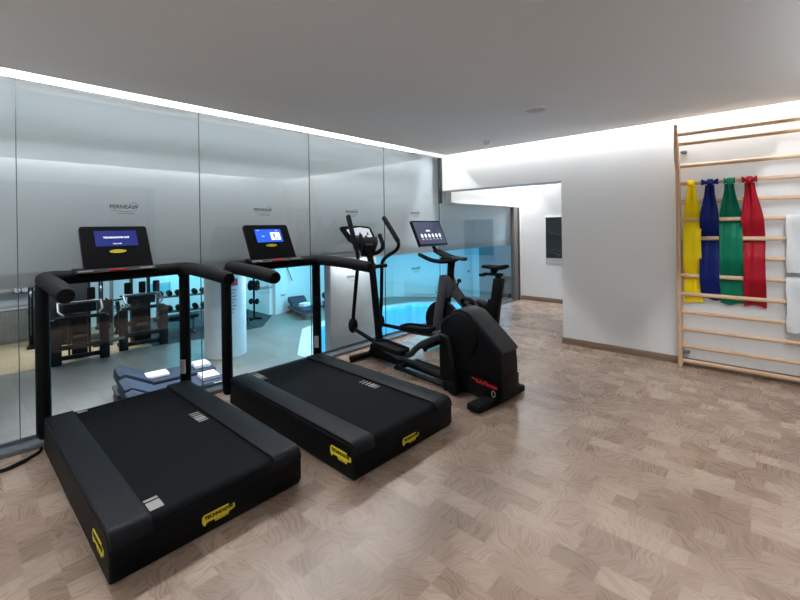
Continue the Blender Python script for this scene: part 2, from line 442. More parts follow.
# ------------------------------------------------------------------ treadmills
def profile(off, x0=.05, zt=.197, xr=1.625, rad=.055, zb=.004):
    """side outline (x,z) of the deck, grown outward by off"""
    P = [(x0-off*.3, zb), (x0-off*.3, zt+off)]
    for k in range(9):
        a = math.radians(90-88*k/8); P.append((xr-rad+(rad+off)*math.cos(a), zt-rad+(rad+off)*math.sin(a)))
    P += [(xr+off, zb+.03), (xr-.02, zb)]
    return P
def strip(o0, o1, x0, a_end, **k):
    """thin strip that follows the deck's top and rounds over its rear edge"""
    zt, xr, rad = .197, 1.625, .055
    A, B = [(x0, zt+o0)], [(x0, zt+o1)]
    for j in range(10):
        a = math.radians(90-a_end*j/9); c, s_ = math.cos(a), math.sin(a)
        o = o1 if j < 5 else o1+(.002-o1)*(j-4)/5
        A.append((xr-rad+(rad+o0)*c, zt-rad+(rad+o0)*s_)); B.append((xr-rad+(rad+o)*c, zt-rad+(rad+o)*s_))
    return A+B[::-1]
BADGE = [(-.5, -.09), (-.44, -.21), (-.42, -.21), (-.36, -.12), (-.12, -.12), (-.12, -.21), (.30, -.21), (.30, -.12), (.5, -.07), (.5, .09), (.30, .09), (.30, .17), (-.44, .17), (-.5, .09)]
def badge(parent, o, xd, yd, w, label=None):
    zd = Vector(xd).cross(Vector(yd))
    b = obj('badge', MB().panel(o, xd, yd, [(x*w, y*w*.85) for x, y in BADGE], .0025), M['yellow'], parent, flat=True)
    if label: b['label'] = label
    q = Vector(o)+zd*.0032+Vector(yd)*w*.035
    m = MB().text('TECHNOGYM', w*.136, q, xd, yd, .0012, bold=.0012)
    obj('lettering', m, M['ink'], b, flat=True); m = MB()
    m.text('The Wellness Company', w*.038, Vector(o)+zd*.0032-Vector(yd)*w*.135+Vector(xd)*w*.09, xd, yd, .001)
    obj('lettering', m, M['ink'], b, flat=True)
def treadmill(name, label, loc, rz, kind):
    t = thing(name, label, 'treadmill', loc, rz)
    DW = .90
    obj('deck', MB().prism(profile(0), 0, DW, 'y', bev=.014, seg=3).box(.25, 1.45, .06, DW-.06, .004, .04), M['black'], t)
    obj('running_belt', MB().prism(strip(-.004, .003, .075, 62), .155, .735, 'y'), M['belt'], t)
    for y0, y1 in ((.004, .155), (.735, DW-.004)):
        obj('side_rail', MB().prism(strip(-.004, .017, .055, 84), y0, y1, 'y', bev=.004), M['rail'], t)
    # printed marks
    if kind == 1:
        mk = MB().box(.075, .105, .170, .225, .2005, .2012)
        m2 = MB()
        for k in range(6): m2.box(.70+.030*k, .70+.030*k+(.012, .012, .018, .026, .018, .012)[k], .655, .715, .2005, .2012)
        m3 = MB().box(1.495, 1.565, .165, .222, .2003, .2012).box(1.465, 1.482, .165, .222, .2003, .2012)
        for q in (mk, m2, m3): obj('belt_marking', q, M['silver'], t, flat=True)
    else:
        m2 = MB()
        for k in range(6): m2.box(.085+.034*k, .085+.034*k+(.012, .022, .028, .022, .012, .010)[k], .170, .225, .2005, .2012)
        m3 = MB()
        for k in range(6): m3.box(.90+.034*k, .90+.034*k+(.010, .012, .016, .026, .018, .012)[k], .655, .715, .2005, .2012)
        for q in (m2, m3): obj('belt_marking', q, M['silver'], t, flat=True)
    # uprights, frame and handlebars
    for y in (.010, DW+.0):
        obj('upright', MB().tube([(-.005, y, .075), (-.005, y, .10), (-.007, y, .5), (-.010, y, 1.0), (-.006, y, 1.07)], [.034, .043, .043, .041, .040], 16, sx=.95, sy=1.05, up=(1, 0, 0), round_ends=True), M['satin'], t)
        s = -1 if y < .4 else 1
        c = DW/2; dy = -1 if y < c else 1
        obj('handlebar', MB().tube([(.012, c+dy*.13, 1.108), (.012, y-dy*.13, 1.110), (.022, y-dy*.055, 1.112), (.060, y-dy*.012, 1.112), (.13, y, 1.112), (.30, y, 1.108), (.55, y, 1.098), (.735, y, 1.085), (.77, y, 1.081)],
                                   [.046, .047, .049, .050, .050, .049, .049, .048, .042], 18, smooth=5, up=(0, 0, 1)), M['black2'], t)
        obj('elbow', MB().ball((.012, y-dy*.012, 1.075), .046, 1, 1, 1.1, 16), M['black2'], t)
        ec = obj('handle_end_cap', MB().cyl((.752, y, 1.082), (.790, y, 1.078), .047, 20, r2=.041, bev=.006), M['black2'], t)
    s = -1
    Mp = Matrix.Translation((-.005+.031, DW-.031, .32)) @ Matrix.Rotation(math.radians(-45), 4, 'Z')
    obj('printed_plate', MB().box(-.002, .014, -.020, .020, -.055, .055, .001, M=Mp), M['silver'], t, flat=True)
    obj('crossbar', MB().prism(rrect(-.030, .058, 1.062, 1.150, .038, 5), DW/2-.15, DW/2+.15, 'y', bev=.003), M['satin'], t)
    # console
    tray = obj('console_tray', MB().prism([(.02, 1.145), (.155, 1.128), (.160, 1.140), (.07, 1.168), (.02, 1.168)], .16, .65, 'y', bev=.004), M['gloss'], t)
    for ya in (.175, .545): obj('tray_marking', MB().box(.115, .145, ya, ya+.085, 1.145, 1.1535), M['silver'], tray, flat=True)
    obj('stop_key', MB().box(.115, .150, .35, .46, 1.144, 1.155, .002), M['red'], tray)
    # tilted screen panel: bottom at (.075, 1.155), top at (-.015, 1.458)
    dn = Vector((.175, 0, 1.155-1.470)).normalized(); nz = Vector((-dn.z, 0, dn.x)); 
    if nz.x < 0: nz = -nz
    upv = -dn
    o = Vector((.098, .432 if kind == 1 else .405, 1.150)); xd = Vector((0, 1, 0))
    H = .350; hw = .212
    pan = MB().panel(o-nz*.030, xd, upv, rrect(-hw, hw, 0, H, .018), .030)
    p = obj('console_panel', pan, M['gloss'], t)
    so = o+nz*.0006
    sx, sz0, sz1 = (.125, .185, .312) if kind == 1 else (.118, .175, .305)
    scr = obj('screen', MB().panel(so, xd, upv, [(-sx-.004, sz0), (sx+.012, sz0), (sx+.012, sz1), (-sx-.004, sz1)], .001), M['scr_blue' if kind == 1 else 'scr_sky'], p, flat=True)
    q = so+nz*.0016
    if kind == 1:
        m = MB().text('TECHNOGYM LIVE', .0195, q+upv*.255+xd*.004, xd, upv, .0005, bold=.0007)
        obj('screen_text', m, M['scr_white'], p, flat=True)
        m = MB().text('WELCOME', .0115, q+upv*.204+xd*.004, xd, upv, .0005, bold=.0003)
        obj('screen_text', m, M['scr_white'], p, flat=True)
    else:
        m = MB().panel(q, xd, upv, [(.018, .195), (.112, .195), (.112, .272), (.018, .272)], .0005)
        obj('screen_card', m, M['scr_white'], p, flat=True); m = MB()
        for body, sz, pos in (('12:30', .012, upv*.292-xd*.095), ('Set', .020, upv*.235-xd*.055), ('login', .012, upv*.292+xd*.085)):
            obj('screen_text', MB().text(body, sz, q+pos, xd, upv, .0005), M['scr_white'], p, flat=True)
        obj('card_icon', MB().panel(q+nz*.001, xd, upv, [(.045, .22), (.06, .22), (.06, .26), (.045, .26)], .0005).panel(q+nz*.001, xd, upv, [(.045, .205), (.088, .205), (.088, .211), (.045, .211)], .0005), M['grey'], p, flat=True)
    # oval yellow badge under the screen
    bz = .142
    pts = [(.052*math.cos(a), bz+.0125*math.sin(a)) for a in [2*PI*k/28 for k in range(28)]]
    b = obj('console_badge', MB().panel(so, xd, upv, pts, .0018), M['yellow'], p, flat=True)
    obj('lettering', MB().text('TECHNOGYM', .0135, so+nz*.0024+upv*bz, xd, upv, .0005, bold=.0002), M['ink'], b, flat=True)
    # yellow badges on the deck: rear face and left side
    zb = .105
    badge(t, (1.6252, .436 if kind == 1 else .46, .082), (0, 1, 0), (0, 0, 1), .155 if kind == 1 else .15)
    badge(t, (1.46 if kind == 1 else 1.50, -.0004, zb if kind == 1 else zb+.012), (1, 0, 0), (0, 0, 1), .18 if kind == 1 else .19)
    for x in (.22, 1.5):
        for y in (.10, DW-.10):
            obj('foot', MB().cyl((x, y, 0), (x, y, .045), .03, 16), M['black2'], t)
    return t
T1 = treadmill('treadmill', 'nearest black treadmill with navy screen reading in white, beside the glass wall', (.03, .432, 0), 0, 1)
T2 = treadmill('treadmill', 'second black treadmill with bright blue screen and white card, next to the cross trainer', (.25, 1.567, 0), math.radians(-1.4), 2)

tag(obj('power_cable', MB().tube([(.02, -.6, .034), (.12, .0, .008), (.205, .20, .008), (.19, .30, .008), (.13, .37, .008), (.10, .41, .012), (.10, .424, .03)], .007, 8, smooth=6)
        .tube([(.05, -.62, .034), (.13, .02, .008), (.185, .215, .008), (.155, .31, .008), (.115, .37, .008), (.085, .41, .012), (.085, .424, .035)], .006, 8, smooth=6), M['black2']),
    'black power cable on the floor by the glass, leading under the nearest treadmill', 'cable')

# ------------------------------------------------------------------ cross trainer (local x runs from its front to its rear)
def elliptical():
    t = thing('cross_trainer', 'black cross trainer with moving arms and red lettering on its rear housing', 'cross trainer', (1.1, 3.095, 0), math.radians(-5))
    # rear housing
    P = [(.42, .03), (.31, .09), (.305, .30), (.33, .57), (.40, .635)]
    cx, cz, R = .565, .505, .195
    for k in range(9):
        a = math.radians(140-100*k/8); P.append((cx+R*math.cos(a), cz+R*math.sin(a)))
    P += [(.78, .585), (.90, .49), (.975, .42), (.985, .30), (.985, .075), (.95, .03)]
    h = obj('drive_housing', MB().prism(P, -.115, .115, 'y', bev=.02, seg=3), M['satin'], t)
    obj('lower_cover', MB().prism([(.50, .04), (.47, .215), (.992, .235), (.989, .075), (.95, .034)], -.119, .119, 'y', bev=.01), M['gloss'], h)
    obj('top_shell', MB().prism([(.45, .640), (.49, .680), (.565, .700), (.65, .683), (.70, .645), (.78, .584), (.90, .489), (.975, .419), (.992, .43), (.985, .45), (.91, .512), (.79, .606), (.71, .668), (.655, .705), (.565, .722), (.48, .702), (.44, .655)], -.112, .112, 'y', bev=.008), M['shell'], h)
    for s in (-1, 1):
        y = s*.120
        dk = obj('crank_disc', MB().cyl((.565, s*.105, .50), (.565, s*.128, .50), .178, 44, bev=.006), M['black'], t)
        obj('disc_ring', MB().tube([(.565+.18*math.cos(a), s*.122, .50+.18*math.sin(a)) for a in [2*PI*k/40 for k in range(40)]], .006, 8, closed=True), M['gloss'], dk)
    # crank arms and their links
    near = obj('crank_arm', MB().tube([(.36, -.165, .47), (.44, -.165, .462), (.480, -.165, .43), (.505, -.165, .30), (.535, -.165, .09)], [.026, .028, .030, .028, .036], 14, smooth=5, sx=.7), M['black'], t)
    obj('roller', MB().cyl((.535, -.20, .062), (.535, -.125, .062), .055, 24, bev=.008).cyl((.45, -.19, .062), (.45, -.135, .062), .042, 20, bev=.006), M['black2'], near)
    far = obj('crank_arm', MB().tube([(.62, .165, .55), (.565, .165, .52), (.50, .165, .30), (.45, .165, .09)], [.03, .033, .03, .036], 14, smooth=5, sx=.7), M['black'], t)
    obj('roller', MB().cyl((.45, .125, .062), (.45, .20, .062), .055, 24, bev=.008), M['black2'], far)
    obj('pedal_arm', MB().tube([(-.56, -.15, .225), (-.10, -.15, .205), (.05, -.155, .295), (.15, -.16, .36), (.38, -.165, .472)], [.024, .028, .03, .03, .026], 12, smooth=4, sx=.8), M['shell'], t)
    obj('pedal_arm', MB().tube([(-.50, .15, .33), (-.02, .15, .36), (.25, .16, .45), (.60, .165, .55)], [.024, .028, .03, .026], 12, smooth=4, sx=.8), M['charcoal'], t)
    def pedal(y, z, x0, tilt):
        Mx = Matrix.Translation((x0, y, z)) @ Matrix.Rotation(tilt, 4, 'Y')
        a = obj('foot_platform', MB().prism(rrect(0, .44, -.085, .085, .06, 5), -.012, .014, 'z', bev=.004, M=Mx), M['black'], t)
        rim = [(x, yy, .022) for x, yy in rrect(.012, .43, -.076, .076, .055, 5)]
        mm = MB().tube(rim, .014, 8, closed=True); bmesh.ops.transform(mm.bm, matrix=Mx, verts=mm.bm.verts[:])
        obj('tread_pad', mm, M['black2'], a)
    pedal(-.16, .245, -.53, math.radians(3))
    pedal(.15, .360, -.46, math.radians(-4))
    # moving arms
    na = [(-.915, -.19, .375), (-.893, -.19, .53), (-.83, -.19, .90), (-.808, -.19, 1.0), (-.803, -.19, 1.11), (-.835, -.19, 1.20), (-.90, -.19, 1.36), (-.975, -.19, 1.545)]
    fa = [(-.915, .19, .355), (-.885, .19, .55), (-.868, .19, .90), (-.85, .19, 1.03), (-.76, .19, 1.098), (-.63, .19, 1.155), (-.575, .19, 1.205), (-.578, .19, 1.27), (-.68, .19, 1.385), (-.815, .19, 1.525)]
    for s, pts, gi in ((-1, na, 5), (1, fa, 7)):
        a = obj('moving_arm', MB().tube(pts, .020, 12, smooth=5), M['satin'], t)
        obj('grip', MB().tube(pts[gi:], .027, 14, smooth=5, round_ends=True), M['black2'], a)
        p = pts[0]
        obj('pivot_cover', MB().ball((p[0]+.004, p[1], p[2]-.01), .076, .66, .72, 1.1, 18), M['black'], a)
        obj('pedal_link', MB().tube([(p[0], p[1], p[2]-.04), (-.52, s*.16, (.235 if s < 0 else .335))], .021, 12), M['satin'], a)
    obj('pivot_bar', MB().cyl((-.835, -.225, .985), (-.835, .235, .985), .022, 16, bev=.004).cyl((-.835, -.05, .985), (-.835, .05, .985), .05, 20, bev=.006), M['black'], t)
    # mast, console, fixed grips
    obj('mast', MB().tube([(-.665, 0, .06), (-.69, 0, .205), (-.745, 0, .58), (-.808, 0, 1.0), (-.875, 0, 1.17)], [.052, .048, .044, .042, .04], 16, smooth=4, sx=.8), M['satin'], t)
    c = obj('console_body', MB().loft([[(x, y, z) for x, y in rrect(x0-dx, x0+dx, -dy, dy, min(dx, dy)*.6, 4)] for x0, dx, dy, z in ((-.86, .05, .05, 1.10), (-.89, .06, .10, 1.18), (-.93, .065, .165, 1.25), (-.965, .05, .185, 1.31))]), M['black'], t)
    nrm = Vector((.93, 0, .36)).normalized(); upv = Vector((-.36, 0, .93)).normalized(); xd = Vector((0, 1, 0))
    o = Vector((-.985, -.0, 1.265))
    tb = obj('tablet', MB().panel(o-nrm*.018, xd, upv, [(-.255, .165), (-.24, .135), (-.165, .0), (.175, .0), (.195, .03), (.165, .155), (.14, .17), (0, .185), (-.24, .178)], .03), M['gloss'], t)
    obj('screen', MB().panel(o+nrm*.0125, xd, upv, [(-.185, .140), (-.12, .025), (.16, .025), (.135, .145), (0, .165)], .001), M['scr_pic'], tb, flat=True)
    m = MB()
    for x, y, w, hh in ((-.09, .035, .05, .04), (-.03, .05, .035, .06), (.03, .032, .06, .035), (.08, .07, .03, .035), (-.12, .09, .03, .02)):
        m.panel(o+nrm*.0136, xd, upv, [(x, y), (x+w, y), (x+w*.8, y+hh), (x+w*.3, y+hh*.8)], .0006)
    obj('screen_picture', m, M['charcoal'], tb, flat=True)
    for s in (-1, 1):
        g = obj('fixed_handle', MB().tube([(-.90, s*.05, 1.12), (-.84, s*.10, 1.135), (-.78, s*.13, 1.185), (-.775, s*.135, 1.235), (-.83, s*.135, 1.335)], [.02, .021, .023, .025, .024], 12, smooth=5, round_ends=True), M['black2'], t)
    obj('console_accent', MB().box(-.857, -.852, -.055, .055, 1.205, 1.24, .002), M['grey'], t)
    # floor frame
    f = obj('main_frame', MB().tube([(-.83, 0, .062), (-.60, 0, .075), (.0, 0, .062), (.40, 0, .05)], .045, 12, sx=1.1, sy=.8).tube([(-.25, -.135, .05), (.5, -.135, .035)], .020, 10, sx=1.3).tube([(-.25, .135, .05), (.5, .135, .035)], .020, 10, sx=1.3).box(-.27, -.22, -.16, .16, .03, .07, .008), M['black'], t)
    obj('shroud', MB().prism([(-.80, .03), (-.78, .16), (-.70, .215), (-.61, .20), (-.52, .13), (-.30, .09), (-.28, .03)], -.07, .07, 'y', bev=.02, seg=3), M['black'], t)
    obj('stabiliser', MB().box(-.875, -.80, -.28, .28, .012, .062, .012), M['black2'], t)
    obj('stabiliser', MB().box(.80, .93, -.335, .31, .010, .065, .014), M['black2'], t)
    for x in (-.84, .87):
        for y in (-.26, .26):
            obj('foot', MB().cyl((x, y, 0), (x, y, .02), .024, 14), M['black2'], t)
    # red script on the near side of the housing
    q = Vector((.835, -.1225, .160))
    m = MB().text('LifeFitness', .050, q, (1, 0, -.06), (.06, 0, 1), .001, bold=.0008, shear=.35)
    m.panel((.70, -.1215, .12), (1, 0, 0), (0, 0, 1), [(-.02, .055), (.0, .065), (.05, .050), (.05, .040), (.01, .05)], .001)
    obj('lettering', m, M['red'], h, flat=True)
    obj('emblem', MB().tube([(.905+.017*math.cos(a), -.1205, .098+.022*math.sin(a)) for a in [2*PI*k/24 for k in range(24)]], .0035, 8, closed=True), M['silver'], h)
    t.scale = (.962, 1, 1)
    return t
elliptical()

# ------------------------------------------------------------------ exercise bike (faces the glass)
def bike():
    t = thing('exercise_bike', 'black spinning bike with wide tilted screen, standing behind the cross trainer', 'exercise bike', (1.0, 3.95, 0), math.radians(2.5))
    # flywheel with guard
    fw = obj('flywheel', MB().cyl((-.30, -.035, .325), (-.30, .035, .325), .225, 48, bev=.01), M['black'], t)
    obj('hub', MB().cyl((-.30, -.06, .325), (-.30, .06, .325), .05, 24, bev=.006), M['grey'], fw)
    fr = M['charcoal']
    for s in (-1, 1):
        obj('fork', MB().tube([(-.235, s*.04, .78), (-.27, s*.06, .62), (-.32, s*.062, .36), (-.36, s*.062, .10)], [.050, .056, .058, .050], 12, smooth=4, sx=.42, sy=1.1, up=(1, 0, 0)), fr, t)
    obj('head_tube', MB().prism([(-.335, .68), (-.305, .85), (-.165, .85), (-.10, .72), (-.16, .60), (-.26, .58)], -.055, .055, 'y', bev=.014), fr, t)
    obj('frame_tube', MB().tube([(-.19, 0, .74), (-.08, 0, .63), (.06, 0, .50), (.30, 0, .34)], [.074, .066, .056, .055], 14, smooth=4, sx=.65, up=(0, 0, 1)), fr, t)
    obj('drive_cover', MB().prism([(-.10, .36), (-.04, .47), (.05, .56), (.14, .605), (.23, .60), (.30, .54), (.33, .44), (.33, .34), (.28, .25), (.18, .20), (.02, .22), (-.07, .27)], -.085, .075, 'y', bev=.02, seg=3), M['black'], t)
    obj('base_frame', MB().tube([(-.39, 0, .075), (.0, 0, .09), (.42, 0, .075)], .045, 12, sx=.9, sy=.9).box(-.43, -.35, -.26, .26, .02, .075, .014).box(.38, .46, -.26, .26, .02, .075, .014).tube([(.1, 0, .1), (.2, 0, .36)], .04, 12), M['black'], t)
    for x in (-.39, .42):
        for y in (-.23, .23): obj('foot', MB().cyl((x, y, 0), (x, y, .025), .022, 12), M['black2'], t)
    # seat tube, post, saddle
    st = obj('seat_tube', MB().prism([(.20, .10), (.25, .42), (.315, .63), (.345, .64), (.38, .86), (.475, .86), (.43, .58), (.40, .34), (.36, .10)], -.05, .05, 'y', bev=.012), M['black'], t)
    obj('seat_post', MB().tube([(.425, 0, .80), (.415, 0, .905)], .036, 14, sx=.7, sy=1.0), M['satin'], t)
    obj('seat_slider', MB().box(.25, .47, -.025, .025, .885, .915, .006).box(.20, .26, -.03, .03, .87, .90, .006), M['black'], t)
    obj('saddle_stem', MB().tube([(.36, 0, .91), (.375, 0, .965)], [.03, .05], 12), M['black'], t)
    rings = []
    for x, hw, zt, zb in ((.225, .012, .985, .965), (.24, .024, .995, .958), (.30, .032, 1.0, .955), (.37, .055, .998, .950), (.43, .098, 1.0, .950), (.48, .115, 1.008, .955), (.505, .09, 1.008, .965), (.513, .05, 1.0, .975)):
        rings.append([(x, hw*math.cos(a), (zt+zb)/2+(zt-zb)/2*math.sin(a)) for a in [2*PI*k/16 for k in range(16)]])
    obj('saddle', MB().loft(rings), M['black2'], t)
    # pedals
    cr = obj('crank', MB().cyl((.14, -.12, .40), (.14, .12, .40), .03, 16).tube([(.14, -.115, .40), (.185, -.13, .56)], .016, 10).tube([(.14, .115, .40), (.095, .13, .24)], .016, 10), M['alu'], t)
    obj('pedal', MB().box(.12, .25, -.25, -.13, .548, .575, .008).tube([(.13, -.19, .57), (.09, -.19, .615), (.12, -.19, .65), (.20, -.19, .63), (.25, -.19, .58)], .014, 8, smooth=4, sx=3.4), M['black'], cr)
    obj('pedal', MB().box(.04, .15, .135, .24, .22, .245, .008), M['black'], cr)
    # handlebar post, bars and horns
    obj('handlebar_post', MB().tube([(-.185, 0, .80), (-.175, 0, .93), (-.165, 0, 1.03)], [.045, .044, .05], 14, sx=.7, sy=1.0), M['satin'], t)
    obj('adjustment_knob', MB().cyl((-.30, 0, .82), (-.25, 0, .82), .036, 18, bev=.006), M['black'], t)
    kn = obj('resistance_knob', MB().tube([(-.10, 0, .73), (-.07, 0, .79)], .010, 10).cyl((-.07, 0, .785), (-.06, 0, .82), .028, 18, r2=.022, bev=.005), M['black'], t)
    b = obj('handlebar', MB().prism([(-.27, 1.045), (-.24, 1.075), (-.12, 1.072), (-.04, 1.055), (-.03, 1.04), (-.08, 1.03), (-.2, 1.02)], -.10, .10, 'y', bev=.012), M['black'], t)
    for s in (-1, 1):
        obj('horn_grip', MB().tube([(-.05, s*.07, 1.04), (-.08, s*.17, 1.035), (-.15, s*.225, 1.03), (-.29, s*.235, 1.045), (-.45, s*.235, 1.10)], [.018, .022, .024, .024, .022], 12, smooth=5, round_ends=True), M['black2'], b)
        obj('aero_grip', MB().tube([(-.14, s*.05, 1.06), (-.26, s*.05, 1.085), (-.37, s*.05, 1.135)], [.018, .019, .018], 10, smooth=4, round_ends=True), M['black2'], b)
    # screen
    obj('screen_arm', MB().tube([(-.18, 0, 1.06), (-.30, 0, 1.10), (-.40, 0, 1.16), (-.455, 0, 1.27)], .020, 10, smooth=5), M['black'], t)
    nrm = Vector((.91, 0, .41)).normalized(); upv = Vector((-.41, 0, .91)).normalized(); xd = Vector((0, 1, 0))
    o = Vector((-.385, 0, 1.205))
    p = obj('screen_frame', MB().panel(o-nrm*.030, xd, upv, rrect(-.300, .262, -.01, .312, .012), .030), M['gloss'], t)
    obj('screen', MB().panel(o+nrm*.0006, xd, upv, [(-.285, .012), (.245, .012), (.245, .295), (-.285, .295)], .001), M['scr_dark'], p, flat=True)
    for k in range(6):
        m = MB()
        x = -.20+.072*k; z = .118
        m.panel(o+nrm*.002, xd, upv, [(x+.022*math.cos(a), z+.026*math.sin(a)) for a in [2*PI*j/14 for j in range(14)]], .0006)
        obj('screen_icon', m, M['scr_white'], p, flat=True)
        obj('icon_caption', MB().panel(o+nrm*.002, xd, upv, [(x-.016, z-.048), (x+.016, z-.048), (x+.016, z-.042), (x-.016, z-.042)], .0006), M['scr_white'], p, flat=True)
    m = MB()
    m.panel(o+nrm*.002, xd, upv, [(-.05+.045*math.cos(a), .172+.022*math.sin(a)) for a in [PI*j/10 for j in range(11)]], .0006)
    obj('screen_emblem', m, M['scr_white'], p, flat=True)
    obj('screen_status', MB().panel(o+nrm*.002, xd, upv, [(-.283, .013), (-.16, .013), (-.16, .026), (-.283, .026)], .0006), M['red'], p, flat=True)
    return t
bike()

# ------------------------------------------------------------------ wall bars with bands and towels
RZ = [.06, .205, .372, .540, .720, .903, 1.089, 1.269, 1.449, 1.626, 1.804, 1.978, 2.19]
YR = YB-.085
wb = thing('stall_bars', 'beech wall bars fixed to the white back wall', 'wall bars', (2.89, YB, 0))
LW = .97
for x in (0, LW):
    P = [(-.075-.035, .0), (-.075-.035, 1.93), (-.175, 2.03), (-.182, 2.375), (-.125, 2.385), (-.110, 2.07), (-.022, 1.95), (-.022, 0)]
    obj('post', MB().prism(P, x-.017, x+.017, 'x', bev=.004), M['beechz'], wb)
for z in RZ:
    obj('rung', MB().tube([(0, -.072 if z < 2.1 else -.125, z), (LW, -.072 if z < 2.1 else -.125, z)], .019, 14, sx=.8, sy=1.0), M['beech'], wb)
obj('rung', MB().tube([(0, -.150, 2.28), (LW, -.150, 2.28)], .020, 14, sx=.8, sy=1.0), M['beech'], wb)
for z in (2.12, .14):
    for x in (.05, LW-.05):
        obj('wall_bracket', MB().box(x-.03, x+.02, -.055, -.001, z-.012, z+.012, .003).cyl((x+.0, -.055, z), (x+.0, -.066, z), .013, 12), M['alu'], wb)

def band(name, label, m_, xk, xb0, xb1, zb, weave, ears):
    """latex band knotted on the fifth rung from the top; weave: offset in front (+1) or behind (-1) of the lower rungs"""
    zk = RZ[10]
    t = thing(name, label, 'exercise band', (xk, YB-.072, zb), 0, 'latex bands tied to the wall bars')
    nz_, nx_ = 46, 19
    xc_b, hw_b = (xb0+xb1)/2-xk, (xb1-xb0)/2
    rows = []
    z0 = zk-.030
    for i in range(nz_+1):
        u = i/nz_; z = z0+(zb-z0)*u
        d = z0-z
        g = min(1, d/.36); g = g*g*(3-2*g)
        hw = .036+(hw_b-.036)*g
        xc = xc_b*min(1, d/.5)
        # weave between the rungs
        off = 0.0; wsum = 0.0
        keys = [(zk, -.03)]+[(RZ[9-k], -.034*w) for k, w in enumerate(weave)]
        keys = sorted(keys, reverse=True)
        for (za, oa), (zc, oc) in zip(keys, keys[1:]):
            if zc <= z <= za:
                q = (za-z)/(za-zc); q = q*q*(3-2*q); off = oa+(oc-oa)*q
        if z < keys[-1][0]: off = keys[-1][1]*max(.3, 1-(keys[-1][0]-z)*2)
        row = []
        for j in range(nx_+1):
            s = -1+2*j/nx_
            fold = (.020*(1-g)+.0035)*math.sin(s*6.5+xk*31+u*2.0)+.004*math.sin(s*11+u*5+xk*9)*(1-.4*g)
            row.append(Vector((xc+hw*s*(1+.03*math.sin(u*9+xk*40)*g), off-fold*.6-.0, z-zb+(.010*math.sin(s*3+xk*17) if i == nz_ else 0))))
        rows.append(row)
    mb = MB(); th = .0016
    F = [[mb.bm.verts.new(p+Vector((0, -th, 0))) for p in r] for r in rows]
    B = [[mb.bm.verts.new(p+Vector((0, th, 0))) for p in r] for r in rows]
    for i in range(nz_):
        for j in range(nx_):
            mb.bm.faces.new((F[i][j], F[i][j+1], F[i+1][j+1], F[i+1][j])); mb.bm.faces.new((B[i][j], B[i+1][j], B[i+1][j+1], B[i][j+1]))
        mb.bm.faces.new((F[i][0], F[i+1][0], B[i+1][0], B[i][0])); mb.bm.faces.new((F[i][-1], B[i][-1], B[i+1][-1], F[i+1][-1]))
    for j in range(nx_):
        mb.bm.faces.new((F[0][j], B[0][j], B[0][j+1], F[0][j+1])); mb.bm.faces.new((F[-1][j], F[-1][j+1], B[-1][j+1], B[-1][j]))
    obj('band_strip', mb, m_, t, ang=80)
    k = MB(); zz = zk-zb
    # loop round the rung and the knot's gathered ends
    k.tube([(0, .024*math.cos(a), zz+.024*math.sin(a)) for a in [2*PI*q/20 for q in range(20)]], .0075, 10, closed=True, sx=3.4 if ears else 2.6, sy=1.0, up=(0, 1, 0))
    k.ball((0, -.030, zz-.022), .021, 1.15, .8, 1.1, 14)
    if ears:
        for s in (-1, 1):
            rings = []
            for q in range(7):
                v = q/6; w = .010+.022*v; x = s*(.008+ears*v); z = zz-.012+.020*v-.008*v*v
                rings.append([(x, -.034-.010*math.sin(v*3)+(.0045+.004*v)*math.cos(a)+.005*math.sin(3*a+v*4)*v, z+w*math.sin(a)) for a in [2*PI*e/14 for e in range(14)]])
            k.loft(rings)
    obj('knot', k, m_, t, ang=80)
    return t
band('exercise_band', 'yellow latex band, the nearest to the left post of the wall bars', M['bY'], 3.001, 2.925, 3.075, .640, [1, -1, 1, 1, -1, -1], .020)
band('exercise_band', 'dark blue latex band between the yellow and green ones on the wall bars', M['bB'], 3.146, 3.058, 3.207, .683, [1, 1, -1, 1, 1, -1], .058)
band('exercise_band', 'green latex band between the blue and red ones on the wall bars', M['bG'], 3.292, 3.210, 3.382, .655, [1, -1, 1, 1, -1, -1], .034)
band('exercise_band', 'red latex band, hung furthest right of the bands on the wall bars', M['bR'], 3.434, 3.383, 3.537, .652, [1, 1, -1, 1, 1, -1], .046)

